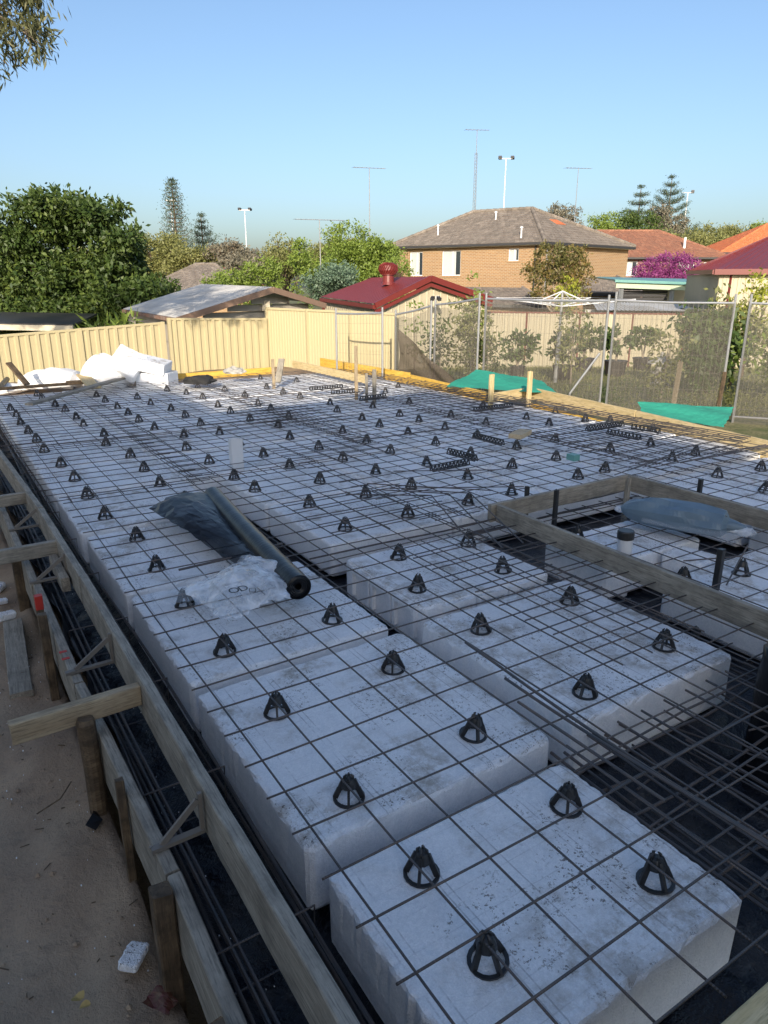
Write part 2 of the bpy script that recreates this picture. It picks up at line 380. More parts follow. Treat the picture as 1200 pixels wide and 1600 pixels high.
def board(name, a, b, w, h, m, parent=None, label=None, cat=None, group=None, jag=0.0, up=(0, 0, 1)):
    """sawn timber from a to b (centre line), local X along its length, small chamfers and a slight bow"""
    a = Vector(a); b = Vector(b); L = (b - a).length; rr = random.Random(int(L * 1e4) + int(abs(a.x) * 999)); ch = min(w, h) * .09
    sec = [(-w / 2 + ch, -h / 2), (w / 2 - ch, -h / 2), (w / 2, -h / 2 + ch), (w / 2, h / 2 - ch), (w / 2 - ch, h / 2), (-w / 2 + ch, h / 2), (-w / 2, h / 2 - ch), (-w / 2, -h / 2 + ch)]
    n = max(2, int(L / .12)); n = min(n, 60); mb = MB()
    for i in range(n + 1):
        x = L * i / n; e = 0 if 0 < i < n else 1
        dy = rr.uniform(-1, 1) * .0012; dz = rr.uniform(-1, 1) * .0012
        for (sy, sz) in sec: mb.v.append((x + e * rr.uniform(-1, 1) * jag, sy + dy, sz + dz))
    for i in range(n):
        for k in range(8):
            q = i * 8 + k; q2 = i * 8 + (k + 1) % 8; mb.f.append((q, q2, q2 + 8, q + 8))
    mb.f.append(tuple(reversed(range(8)))); mb.f.append(tuple(n * 8 + k for k in range(8)))
    if 'board' in name and L > .6 and w < .06 and h > .08:
        for i in range(int(L / .45)):
            for zz in (-.28, .30):
                x = .12 + i * .45 + rr.uniform(-.03, .03); q = rr.uniform(-.02, .02)
                for sy in (-1, 1): mb.tube([(x, sy * w / 2 - sy * .003, zz * h + q), (x, sy * (w / 2 + .0015), zz * h + q)], .004, 6)
    me = mesh_of(name, mb, m); o = bpy.data.objects.new(name, me); col.objects.link(o)
    d = (b - a).normalized(); u = Vector(up)
    if abs(d.dot(u)) > .95: u = Vector((0, 1, 0))
    sd = u.cross(d).normalized(); u = d.cross(sd)
    mw = Matrix((d, sd, u)).transposed().to_4x4(); pw = WL[parent.name] if parent else Vector((0, 0, 0))
    mw.translation = a - pw
    if parent: o.parent = parent
    o.matrix_basis = mw; return tagp(o, label, cat, group)
def copy_tree(o, parent=None, loc=None, rz=None, label=None):
    c = o.copy(); col.objects.link(c)
    if parent: c.parent = parent
    if loc is not None: c.location = loc
    if rz is not None: c.rotation_euler = (0, 0, rz)
    if label: c['label'] = label
    for ch in list(o.children): copy_tree(ch, c)
    return c
def quads(name, V, m, parent=None, loc=Vector((0, 0, 0)), **kw):
    """numpy quads (n,4,3) in world metres -> one object"""
    n = len(V); me = bpy.data.meshes.new(name); me.vertices.add(n * 4); me.loops.add(n * 4); me.polygons.add(n)
    me.vertices.foreach_set('co', (V.reshape(-1, 3) - np.array(loc)).astype(np.float32).ravel())
    me.loops.foreach_set('vertex_index', np.arange(n * 4, dtype=np.int32)); me.polygons.foreach_set('loop_start', np.arange(0, n * 4, 4, dtype=np.int32))
    me.update(calc_edges=True); me.materials.append(m); o = bpy.data.objects.new(name, me); col.objects.link(o)
    pw = WL[parent.name] if parent else Vector((0, 0, 0))
    if parent: o.parent = parent
    o.location = Vector(loc) - pw; return tagp(o, **kw)
def leaves(C, size, asp=.45, droop=0.0, out=None, jit=.35):
    n = len(C); d = rng.normal(size=(n, 3))
    if out is not None: d = d * .8 + out
    d[:, 2] -= droop * 2; d /= np.linalg.norm(d, axis=1)[:, None]
    w = np.cross(d, rng.normal(size=(n, 3))); w /= np.linalg.norm(w, axis=1)[:, None] + 1e-9
    L = size * (1 + rng.uniform(-jit, jit, n))[:, None]; W = L * asp
    return np.stack([C, C + d * L * .5 + w * W * .5, C + d * L, C + d * L * .5 - w * W * .5], 1)
def blob_pts(blobs, dens, clump=.35, per=26):
    """clumped points through a set of ellipsoids (cx,cy,cz,rx,ry,rz)"""
    P = []; O = []
    for b in blobs:
        c = np.array(b[:3]); r = np.array(b[3:]); K = max(3, int(dens * (r[0] * r[1] + r[1] * r[2] + r[0] * r[2])))
        u = rng.normal(size=(K, 3)); u /= np.linalg.norm(u, axis=1)[:, None]
        rad = rng.uniform(.55, 1.06, K)[:, None]; cc = c + u * r * rad
        sz = clump * rng.uniform(.5, 1.2, K)
        p = np.repeat(cc, per, 0) + rng.normal(size=(K * per, 3)) * np.repeat(sz, per)[:, None] * np.array([.5, .5, .38])
        P.append(p); O.append(np.repeat(u, per, 0))
    return np.concatenate(P), np.concatenate(O)
def tree(name, base, blobs, leafm, label, cat='tree', size=.2, dens=9, clump=.4, per=26, barkm='bark', tr=.15, droop=0, asp=.45, group=None, limbs=True, lean=(0, 0)):
    base = Vector(base); t = thing(name, base, label, cat, group)
    P, O = blob_pts(blobs, dens, clump, per); quads('crown', leaves(P, size, asp, droop, O * .4), M[leafm], t, base)
    cz = min(b[2] for b in blobs); cen = Vector((sum(b[0] for b in blobs) / len(blobs), sum(b[1] for b in blobs) / len(blobs), cz))
    mb = MB(); fork = base.lerp(cen, .6) + Vector((lean[0], lean[1], 0))
    mb.tube([base, base.lerp(fork, .5) + Vector((.03, .02, 0)), fork], [tr, tr * .8, tr * .65], 8)
    if limbs:
        for b in blobs[:10]:
            e = Vector(b[:3]); mid = fork.lerp(e, .5) + Vector((0, 0, -.1 * (e - fork).length)); mb.tube([fork, mid, e, e + Vector((0, 0, b[5] * .6))], [tr * .55, tr * .38, tr * .2, tr * .05], 6)
            for q in range(4):
                dd = Vector((random.uniform(-1, 1) * b[3], random.uniform(-1, 1) * b[4], random.uniform(-.2, 1) * b[5])) * .7; mb.tube([mid.lerp(e, random.random()), e + dd], [tr * .16, tr * .04], 4)
    obj('trunk', mb, M[barkm], t, smooth=True); return t
def GB(f, r, z, rr, rz=None, rf=None): p = G(f, r, z); return (p.x, p.y, p.z, rr, rf or rr, rz or rr)

# ------------------------------------------------------------ ground, membrane
def gz(x, y):
    d = (x - CX) * FW.x + (y - CY) * FW.y
    if d < 12: z = -.55
    elif d < 20: z = -.55 - .11 * (d - 12) / 8
    elif d < 26: z = -.66 - .5 * (d - 20) / 6
    else: z = -1.16
    if x < -.44 and y < 11.5: z = -.5 + .022 * math.sin(3 * x + y * 2.1) + .016 * math.sin(7 * y + 4 * x) + .012 * math.sin(17 * x - 9 * y) + .010 * math.sin(31 * x + 5 * math.sin(4 * y)) * math.sin(23 * y) + random.uniform(-.006, .006)
    if 11.7 < y < 14.4 and x < 6.6: z = -.22 + .03 * math.sin(3 * x) + .02 * math.sin(5 * y)
    if -.44 < x < 7.9 and -3 < y < 11.7: z = -.85
    return z
xs = sorted(set([-600, -200, -80, -40, -20, -10, -6, -4] + [round(-3 + .05 * i, 3) for i in range(51)] + [-.452, -.434] + [i * .5 for i in range(15)] + [7.88, 7.9] + [8 + .5 * i for i in range(30)] + [24, 30, 40, 60, 100, 250, 600]))
ys = sorted(set([-600, -200, -60, -20, -8, -4, -3.02, -3] + [round(-2.9 + .08 * i, 3) for i in range(112)] + [6.5 + .5 * i for i in range(10)] + [11.68, 11.72] + [12 + .4 * i for i in range(7)] + [15 + i for i in range(12)] + [30, 40, 60, 100, 250, 700]))
mb = MB(); mb.v = [(x, y, gz(x, y)) for y in ys for x in xs]; nx = len(xs)
mb.f = [(j * nx + i, j * nx + i + 1, (j + 1) * nx + i + 1, (j + 1) * nx + i) for j in range(len(ys) - 1) for i in range(nx - 1)]
obj('ground', mb, M['ground'], smooth=True, origin=(0, 0, 0), kind='structure')

mb = MB(); X0, X1, Y0, Y1 = -.400, 7.0, -2.0, 11.5; na, nb = 90, 130      # black film draped over the pit
for j in range(nb + 1):
    for i in range(na + 1):
        x = X0 + (X1 - X0) * i / na; y = Y0 + (Y1 - Y0) * j / nb
        z = -.50 + .12 * max(0, min(1, (x - .02) / .12)) + random.uniform(-.012, .012)
        if i < 2: z = -.16 if i == 0 else -.44
        if x > 1.05 and y < -.25: z -= .12
        mb.v.append((x + (.02 * math.sin(9 * y) if i < 2 else 0), y, z))
mb.f = [(j * (na + 1) + i, j * (na + 1) + i + 1, (j + 1) * (na + 1) + i + 1, (j + 1) * (na + 1) + i) for j in range(nb) for i in range(na)]
obj('membrane', mb, M['membrane'], smooth=True, origin=(0, 0, 0), label='black plastic moisture membrane lining the trenches under the foam pods', cat='plastic membrane')

# ------------------------------------------------------------ foam pods
PZ = -.09
pod_cache = {}
def pod(x0, x1, y0, y1, label, group=None, z=PZ, h=.25, name='foam_pod'):
    sx, sy = round(x1 - x0, 2), round(y1 - y0, 2); k = (sx, sy, h, len(pod_cache) % 3 if group is None else 0)
    if k not in pod_cache:
        mbp = bevel_box(sx, sy, h, .018, jit=.0042, seed=len(pod_cache), k=34); pod_cache[k] = mesh_of(name, mbp, M['foam'])
    o = bpy.data.objects.new(name, pod_cache[k]); col.objects.link(o); o.location = ((x0 + x1) / 2, (y0 + y1) / 2, z)
    o.rotation_euler = (random.uniform(-.004, .004), random.uniform(-.004, .004), random.uniform(-.006, .006))
    return tagp(o, label, 'foam pod', group)
pod(-.01, 1.01, -1.06, -.31, 'short white foam pod nearest the camera, scattered with soil and four bar chairs', h=.27)
pod(-.02, 1.09, -.19, .91, 'white foam pod directly behind the frontmost short one, beside the left formwork board', h=.27)
pod(1.24, 2.35, -.18, .95, 'white foam pod under the patch of doubled mesh, right of the second pod', h=.27)
pod(-.02, 1.07, 1.00, 2.13, 'white foam pod under the clear plastic bag and the near end of the black roll', h=.27)
p5 = pod(1.35, 2.34, 1.08, 1.98, 'upside down white foam pod showing hollow pockets in its side', h=.27)
gp = 'white foam pods under the mesh'
PODS = []
lab = 'white foam void pod butted among its neighbours in the far rows under the mesh'
pod(-.03, 1.05, 2.19, 3.38, 'white foam pod under the loose black sheet, left of the roll')
yr = [3.47 + 1.15 * i for i in range(7)]
for i, y in enumerate(yr): pod(-.05, 1.06, y, y + (1.10 if i < 6 else 1.0), f'leftmost white foam pod in the {ORD[i + 1]} row beyond the trench', gp); PODS.append((-.05, 1.06, y, y + 1.12, f'leftmost pod, {ORD[i + 1]} row past the trench'))
xc = [1.40, 2.52, 3.64, 4.76, 5.88]
for i, x in enumerate(xc):
    w = 1.09 if x < 5.8 else .98
    rows = [2.27 + 1.155 * k for k in range(8)]
    for j_, y in enumerate(rows):
        if y > 4.2: x, w = 1.085 + 1.135 * i, 1.115
        if i == 4 and y > 6.0: w = 1.0
        nm_ = f'{ORD[i + 1]} from left'; pod(x, x + w, y, y + 1.10, f'white foam pod {nm_} in the {ORD[j_]} row past the trench', gp); PODS.append((x, x + w, y, y + 1.13, f'{nm_}, {ORD[j_]} row past the trench'))
for x, w in ((4.42, 1.09), (5.55, 1.05)):
    for y, q_ in ((1.06, 'farthest'), (-.1, 'middle'), (-1.26, 'nearest')):
        sd_ = 'beside' if x < 5 else 'one column right of'; pod(x, x + w, y, y + 1.09, f'{q_} white foam pod in the column {sd_} the timber box', gp); PODS.append((x, x + w, y, y + 1.12, f'{q_} one {sd_} the timber box'))
pod(2.74, 3.73, .95, 1.52, 'low white foam pod inside the timber box, beside the capped pipe')
pod(2.86, 3.95, -.30, .62, 'white foam pod inside the timber box, nearest the box front')
o = pod(3.25, 3.52, .64, .93, 'small white foam offcut wedged between the two pods in the timber box', h=.2); o.rotation_euler.z = .12
# pockets of the inverted pod (recessed dark cells are real openings with frames around)
for k, (x, y, sx, sy) in enumerate(((1.36, 1.75, .02, .16), (1.36, 1.50, .02, .16), (1.36, 1.25, .02, .16), (1.60, 1.085, .16, .02), (1.85, 1.085, .16, .02), (2.10, 1.085, .16, .02))):
    m_ = MB()
    if sx < sy:
        m_.box(x - .035, x, y - .115, y + .115, -.135, -.10); m_.box(x - .035, x, y - .115, y - .09, -.30, -.135); m_.box(x - .035, x, y + .09, y + .115, -.30, -.135)
    else:
        m_.box(x - .115, x + .115, y - .035, y, -.135, -.10); m_.box(x - .115, x - .09, y - .035, y, -.30, -.135); m_.box(x + .09, x + .115, y - .035, y, -.30, -.135)
    og = Vector(p5.location); me = mesh_of('pocket_rim', m_, M['foam'], og); q = bpy.data.objects.new('pocket_rim', me); col.objects.link(q); q.parent = p5

# ------------------------------------------------------------ formwork
board('edge_board', (-.232, -1.6, -.04), (-.235, 2.26, -.04), .044, .19, M['pine_grey'], label='long weathered formwork board running up the left side from the bottom of the picture', cat='formwork board', jag=.004)
board('edge_board', (-.236, 2.27, -.04), (-.25, 3.84, -.045), .044, .18, M['pine_grey'], label='short middle formwork board on the left, next up from the longest one', cat='formwork board')
board('edge_board', (-.252, 3.85, -.04), (-.36, 7.4, -.05), .044, .18, M['pine_grey'], label='farthest formwork board on the left, leaving the picture edge', cat='formwork board')
board('outer_board', (-.425, -1.4, -.24), (-.402, -.02, -.24), .045, .24, M['pine_grey'], label='lower outer form board at the bottom left, below the bracket nearest the camera', cat='formwork board')
board('outer_board', (-.404, -.01, -.24), (-.440, 1.34, -.24), .045, .24, M['pine_grey'], label='lower outer form board between the round peg and the thin dark stake', cat='formwork board')
bo = board('outer_board', (-.443, 1.35, -.24), (-.445, 2.75, -.24), .045, .24, M['pine_grey'], label='lower outer form board marked with two red paint strokes', cat='formwork board')
board('outer_board', (-.452, 2.76, -.24), (-.47, 5.4, -.24), .045, .24, M['pine_grey'], label='farthest lower outer form board along the sand', cat='formwork board')
for y in (1.62, 1.70):
    m_ = MB().box(-.474, -.438, y - .012, y + .008, -.1195, -.1175); me = mesh_of('paint_stroke', m_, M['red']); q = bpy.data.objects.new('paint_stroke', me); col.objects.link(q); q.parent = bo; q.matrix_parent_inverse = bo.matrix_basis.inverted()
def noggin(y, x0, lab_, m='pine', z=-.02, h=.095): return board('brace_block', (x0, y - .02, z), (-.258, y, z), .045, h, M[m], label=lab_, cat='timber brace', jag=.003)
noggin(.93, -.76, 'cut timber brace sticking out over the sand from the left board, lower of the three', 'pine')
noggin(3.06, -.95, 'grey timber brace crossing at the left edge above a block', 'pine_grey')
noggin(4.45, -1.1, 'farthest short timber brace at the left picture edge', 'pine_grey')
board('packer_block', (-.30, 2.55, -.10), (-.30, 3.02, -.10), .05, .09, M['pine_grey'], label='grey timber packer block under the middle brace against the edge board', cat='timber block')
def stake(x, y, z0, z1, w, m, lab_, name='timber_stake', h=None, dx=0, dy=0, cat='stake'): return board(name, (x, y, z0), (x + dx, y + dy, z1), w, h or w, M[m], label=lab_, cat=cat, jag=.008)
t = thing('round_peg', (-.490, .89, -.52), 'round timber peg with split top in front of the lower brace', 'stake')
m_ = MB().tube([(-.492, .89, -.62), (-.488, .885, -.3), (-.492, .88, -.05), (-.490, .88, -.03)], [.036, .037, .038, .03], 12); obj('shaft', m_, M['wood_dark'], t)
stake(-.462, -.085, -.62, -.095, .062, 'wood_dark', 'stout square stake with a battered head beside the nearest steel bracket')
stake(-.462, .42, -.62, -.06, .030, 'wood_dark', 'thin dark stake leaning on the outer board behind the stout one', dx=.004, dy=.03)
stake(-.468, -.60, -.62, -.08, .05, 'wood_dark', 'dark stake head cut off by the bottom of the picture')
stake(-.505, 1.95, -.62, .0, .045, 'wood_dark', 'dark wet stake just below the red tipped one')
stake(-.50, 3.28, -.62, -.07, .07, 'wood_dark', 'square stake carrying the middle brace at the left edge')
t = thing('red_stake', (-.50, 2.16, -.55), 'dark stake with a bright red painted tip beside the outer board', 'stake')
board('shaft', (-.50, 2.16, -.62), (-.495, 2.15, -.05), .038, .038, M['wood_dark'], t); board('painted_tip', (-.495, 2.15, -.05), (-.494, 2.15, .03), .040, .040, M['red'], t)
def bracket(y, lab_):
    t = thing('form_bracket', (-.46, y, -.11), lab_, 'steel bracket', 'triangular steel form brackets')
    obj('base_bar', MB().beam((-.44 if y < .5 else -.485, y, -.108), (-.262, y, -.105), .026, .014), M['rebar_grey'], t)
    obj('upright', MB().beam((-.268, y, -.10), (-.268, y, .045), .014, .014, (0, 1, 0)), M['rebar_grey'], t)
    obj('diagonal', MB().beam((-.405 if y < .5 else -.44, y, -.100), (-.276, y, .02), .022, .010, (0, 1, 0)), M['rebar_grey'], t)
    obj('hook', MB().tube([(-.44, y + .01, -.10), (-.425, y + .01, -.14), (-.425, y + .01, -.19)], .006, 5), M['rebar_grey'], t)
bracket(.10, 'triangular steel form bracket nearest the camera, above the stout stake')
bracket(1.44, 'triangular steel form bracket above the round peg')
bracket(2.72, 'triangular steel form bracket below the grey packer block')
bracket(3.9, 'small triangular steel form bracket farthest along the left board')
board('timber_offcut', (-.66, 2.02, -.475), (-.60, 3.02, -.475), .115, .04, M['pine_grey'], label='flat timber offcut lying on the sand at the left', cat='timber offcut')
board('corner_board', (.20, -1.335, -.02), (2.1, -1.345, -.02), .07, .15, M['ply_pale'], label='pale formwork board crossing the bottom right corner', cat='formwork board')
# recess box
BL = 'timber box around the recess'
board('box_board', (2.56, 1.93, .035), (4.16, 1.97, .035), .036, .135, M['pine_grey'], label='back board of the timber box set into the slab', cat='formwork board', group=None)
board('box_board', (2.62, 1.90, .035), (2.52, -1.0, .035), .036, .135, M['pine_grey'], label='long front left board of the timber box, running out at the right edge', cat='formwork board')
board('box_board', (4.14, 1.94, .035), (4.16, -.6, .035), .036, .135, M['pine_grey'], label='far right board of the timber box behind the blue bag', cat='formwork board')
stake(3.00, 2.0, -.3, .16, .03, 'blk_plastic', 'short black peg at the back left of the timber box')
stake(3.05, 1.74, -.3, .19, .03, 'blk_plastic', 'taller black peg just inside the timber box back board')
stake(3.68, 1.60, -.35, .22, .035, 'pine_grey', 'weathered timber peg inside the back of the timber box', dx=.01)
stake(4.30, 1.38, -.3, .17, .032, 'blk_plastic', 'black steel peg outside the far right box board')
stake(2.98, .34, -.38, .17, .036, 'blk_plastic', 'thick black steel picket in front of the foam in the timber box')
stake(2.42, .08, -.42, -.08, .036, 'blk_plastic', 'black picket in the trench outside the front left box board')
# far and right side forms
def fb(a, b, h, m, lab_, w=.04, z=.06): return board('form_board', (a[0], a[1], z - h / 2), (b[0], b[1], z - h / 2), w, h, M[m], label=lab_, cat='formwork board')
fb((-.45, 11.3), (1.9, 11.45), .05, 'wood_dark', 'dark wet form board along the far left end of the slab')
fb((1.2, 11.62), (2.9, 11.66), .06, 'wood_dark', 'short dark board lying behind the plank at the far left', z=.06)
fb((2.95, 11.62), (5.15, 11.70), .14, 'ply_yellow', 'thin yellow form board along the far end of the slab')
fb((5.75, 12.0), (5.72, 8.95), .14, 'ply_pale', 'long greyish board standing at the far corner in front of the yellow one', z=.13)
fb((6.72, 12.6), (6.82, 9.2), .22, 'ply_yellow', 'yellow form board behind the greyish one at the far right corner', z=.09)
fb((6.82, 9.15), (6.52, 6.55), .19, 'ply_yellow', 'bright yellow form board along the middle of the right slab edge', z=.06)
fb((6.55, 6.50), (7.50, 6.68), .17, 'ply_pale', 'short pale return board where the right slab edge steps out')
fb((7.50, 6.66), (7.10, 4.25), .20, 'ply_pale', 'pale form board right of the step, below the green cloth')
fb((7.10, 4.23), (6.35, .2), .20, 'ply_pale', 'pale form board along the right slab edge leaving the picture')
board('waler', (7.33, 6.45, -.20), (6.32, .2, -.20), .05, .09, M['ply_yellow'], label='yellow ledge timber under the mesh along the right form', cat='formwork board')
def gstake(f, r, z0, z1, w, m, lab_, dr=0): 
    a = G(f, r, z0); b = G(f, r + dr, z1); return board('timber_stake', a, b, w, w * .55, M[m], label=lab_, cat='stake', jag=.006)
gstake(11.3, -.44, -.2, .75, .05, 'pine', 'tall thin brown stake standing in the far corner of the slab')
gstake(11.0, -.15, -.1, .42, .06, 'pine_grey', 'short grey stake right of the tall thin one, behind the yellow board')
gstake(11.05, -.27, -.1, .36, .04, 'pine_grey', 'small dark stake beside the short grey one')
gstake(10.4, 1.57, -.3, .42, .075, 'ply_pale', 'pale square stake at the right slab edge in front of the green cloth')
gstake(10.75, 2.20, -.3, .42, .075, 'ply_pale', 'second pale square stake at the right slab edge, just past the step')
gstake(12.6, -1.95, -.1, .42, .05, 'pine', 'small stake behind the greyish board at the far corner')
board('timber_stake', (4.38, 9.75, .02), (4.56, 9.95, .40), .11, .03, M['pine_grey'], label='sunlit plank offcut leaning up out of the mesh at the far end', cat='timber offcut')
board('plank', (.32, 9.2, .055), (2.28, 11.45, .10), .13, .035, M['pine_grey'], label='long grey plank lying diagonally on the mesh at the far left', cat='plank')
board('plank', (1.45, 10.45, .06), (1.5, 11.75, .14), .20, .03, M['ply_pale'], label='short pale board propped under the long grey plank', cat='plank')
board('plank', (.55, 11.3, .08), (.35, 11.6, .42), .11, .03, M['wood_dark'], label='dark plank standing up at the far left edge of the slab', cat='plank')

# ------------------------------------------------------------ reinforcement mesh
bar_cache = {}
def barmesh(L, k, r=.004):
    key = (round(L, 2), k % 3, r)
    if key not in bar_cache:
        rr = random.Random(hash(key)); n = max(2, int(L / .4)); pts = []
        ph, ph2 = rr.uniform(0, 6), rr.uniform(0, 6)
        for i in range(n + 1):
            x = L * i / n; pts.append((x, .0035 * math.sin(x * 1.9 + ph) + rr.uniform(-.0015, .0015), .0035 * math.sin(x * 2.6 + ph2) + rr.uniform(-.001, .001)))
        bar_cache[key] = mesh_of('bar', MB().tube(pts, r, 5), M['rebar'], smooth=True)
    return bar_cache[key]
cnt = [0]
def bar(x, y, z, L, axis, parent, r=.004, rz=0, tilt=0):
    cnt[0] += 1; o = bpy.data.objects.new('bar', barmesh(L, cnt[0], r)); col.objects.link(o)
    if parent: o.parent = parent; pw = WL[parent.name]
    else: pw = Vector((0, 0, 0))
    o.location = Vector((x, y, z)) - pw; o.rotation_euler = (0, tilt, (R(90) if axis == 'Y' else 0) + rz); return o
def sheet(x0, x1, y0, y1, px, py, z, lab_, skew=0.0, e=.1):
    """px,py: offset of the wire lattice"""
    t = thing('mesh_sheet', (x0, y0, z), lab_, 'steel mesh', 'welded steel mesh sheets over the pods')
    k = math.ceil((x0 - px) / .2 - 1e-6)
    while px + k * .2 <= x1 + 1e-6: bar(px + k * .2 + random.uniform(-.003, .003), y0 - e * .5, z - .004, y1 - y0 + e, 'Y', t, rz=skew); k += 1
    k = math.ceil((y0 - py) / .2 - 1e-6)
    while py + k * .2 <= y1 + 1e-6: bar(x0 - e * .5, py + k * .2 + random.uniform(-.003, .003), z + .004, x1 - x0 + e, 'X', t, rz=skew); k += 1
    return t
sheet(-.02, 2.22, -1.2, 4.2, 0, 0, 0, 'steel mesh sheet nearest the camera, over the front foam pods')
sheet(-.12, 1.1, 4.06, 6.36, 0, .06, .014, 'narrow mesh sheet on the left beyond the black roll')
sheet(1.05, 3.15, 4.05, 6.4, .07, .09, .014, 'mesh sheet beyond the black roll, around the pale duct', .004)
sheet(-.2, 3.1, 6.22, 8.6, .08, .02, 0, 'mesh sheet at the middle left, under the rows of small chairs')
sheet(3.0, 5.0, 4.75, 8.6, .05, .05, .0, 'mesh sheet in the middle of the slab past the black spacer strips', -.003)
sheet(2.1, 4.9, 2.12, 4.9, .02, .12, .026, 'mesh sheet behind the timber box with spacer strips lying on it')
sheet(4.8, 6.9, 2.0, 6.2, .05, .03, .014, 'mesh sheet along the stepped right edge of the slab', -.006)
sheet(4.9, 6.4, 6.1, 8.5, .02, .13, .03, 'mesh sheet behind the long yellow form board', -.01)
sheet(4.25, 6.3, -.8, 2.15, .11, .02, 0, 'mesh sheet right of the timber box')
sheet(-.2, 3.3, 8.5, 11.2, .04, .03, .014, 'mesh sheet at the far left corner under the grey plank')
sheet(3.1, 6.4, 8.4, 11.3, .03, .08, .0, 'sunlit mesh sheet at the far right corner')
sheet(1.62, 2.42, -.02, 1.72, .04, .09, .022, 'small doubled up mesh patch over the pod right of centre', .01)
sheet(2.2, 2.52, -1.2, 2.2, .03, .05, .012, 'narrow mesh strip over the trench beside the timber box')
sheet(2.66, 4.1, -.9, 1.82, .09, .11, -.035, 'mesh sheet inside the timber box')
sheet(4.9, 6.35, 2.3, 4.0, .12, .13, .034, 'doubled mesh patch at the right, near three spacer strips', .02)
sheet(5.2, 6.4, 5.2, 7.6, .12, .03, .045, 'doubled mesh patch in front of the two pale stakes', .01)
sheet(2.6, 3.6, 5.9, 7.2, .12, .1, .03, 'small doubled mesh patch in the middle of the shaded slab', .01)
sheet(1.4, 2.4, 2.1, 3.0, .15, .19, .03, 'short doubled mesh patch at the trench behind the hollow pod', -.02)
sheet(-.15, 3.0, 6.20, 6.44, .05, .0, .045, 'narrow lap strip of mesh across the left half beyond the duct', .004, .02)
sheet(-.15, 5.0, 8.46, 8.72, .12, .03, .04, 'narrow lap strip of mesh across the slab at the shadow edge', -.003, .02)
sheet(.98, 1.2, 4.1, 8.6, .0, .1, .05, 'narrow lengthwise lap strip of mesh left of the duct', .003, .02)
sheet(2.9, 3.2, 4.7, 8.5, .0, .12, .05, 'narrow lengthwise lap strip of mesh in the middle of the slab', -.003, .02)
sheet(4.7, 5.0, 2.2, 8.4, .08, .12, .05, 'narrow lengthwise lap strip of mesh right of the tan block', .003, .02)
def loose(pts, r, lab_, name='loose_bar', group=None, m='rebar'):
    return obj(name, MB().tube(pts, r, 6), M[m], label=lab_, cat='steel bar', group=group)
g_ = 'heavy trench bars'
for k, (x, z) in enumerate(((-.37, -.26), (-.345, -.285), (-.325, -.24), (-.29, -.27), (-.14, -.24), (-.10, -.30), (-.07, -.22), (-.055, -.36))):
    pts = [(x + .012 * math.sin(y * 1.3 + k), y, z + .014 * math.sin(y * 1.7 + k * 2)) for y in [-1.5 + .5 * i for i in range(26)]]
    loose(pts, .0075, f'{ORD[k]} heavy ribbed bar from the left in the trench along the sand', 'trench_bar', g_)
for k, (x, z) in enumerate(((1.10, -.16), (1.17, -.20), (1.30, -.17), (1.42, -.21), (1.52, -.18), (1.12, .026), (1.14, .030))):
    y1 = -.18 if k < 5 else (.13 if k == 5 else .45)
    loose([(x + .01 * math.sin(y * 2 + k), y, z + .01 * math.sin(y * 3 + k)) for y in [-1.3 + (y1 + 1.3) * i / 8 for i in range(9)]], .0065, f'{ORD[k]} heavy ribbed bar lying lengthwise past the right side of the frontmost pod', 'trench_bar', 'heavy bars beside the frontmost pod')
for k, (y, z) in enumerate(((-.35, -.16), (-.42, -.22), (-.60, -.17), (-.9, -.2), (-1.0, -.18), (2.05, -.15), (2.12, -.19), (2.2, -.14))):
    x0, x1 = (.95, 2.6) if y < 0 else (1.2, 6.4)
    loose([(x0 + (x1 - x0) * i / 9, y + .012 * math.sin(i + k), z + .008 * math.sin(i * 2 + k)) for i in range(10)], .0065, f'{ORD[k]} heavy bar across the dark trench at the lower right' if y < 0 else f'{ORD[k - 5]} heavy bar in the cross trench behind the hollow pod', 'trench_bar', 'bars across the lower right trench' if y < 0 else 'bars in the cross trench')
for k, x in enumerate((2.40, 2.44, 2.48)):
    loose([(x + .01 * math.sin(i + k), -1.2 + i * .4, -.14 - .05 * k + .01 * math.sin(i * 2)) for i in range(9)], .0065, f'{ORD[k]} heavy bar from the left in the trench along the timber box', 'trench_bar', 'bars along the box trench')
for k in range(6):
    y_ = -1.22 + .17 * k; loose([(1.02, y_, -.075 - .03 * (k % 2)), (1.7, y_ + .01, -.08), (2.5, y_ - .01, -.07)], .005, f'{ORD[k]} light cross bar from the corner over the dark pit', 'cross_bar', 'light cross bars over the dark pit')
for k in range(9):
    x_ = 1.09 + .15 * k; loose([(x_, -1.28, -.06 - .02 * (k % 3)), (x_ + .01, -.8, -.09), (x_ - .01, -.27, -.07)], .0055, f'{ORD[k]} lengthwise ribbed bar from the pod over the dark pit', 'pit_bar', 'lengthwise bars over the dark pit')
r_ = random.Random(12)
for k in range(22):
    x, y = r_.uniform(1.15, 2.3), r_.uniform(-1.2, -.35); a_ = r_.choice([0, R(90)]) + r_.uniform(-.3, .3); L = r_.uniform(.25, .8); zq = r_.uniform(-.42, -.15)
    loose([(x, y, zq), (x + L * math.cos(a_), y + L * math.sin(a_), zq + r_.uniform(-.05, .08))], .005, 'loose bar end in the dark pit at the lower right', group='loose bars in the dark pit')
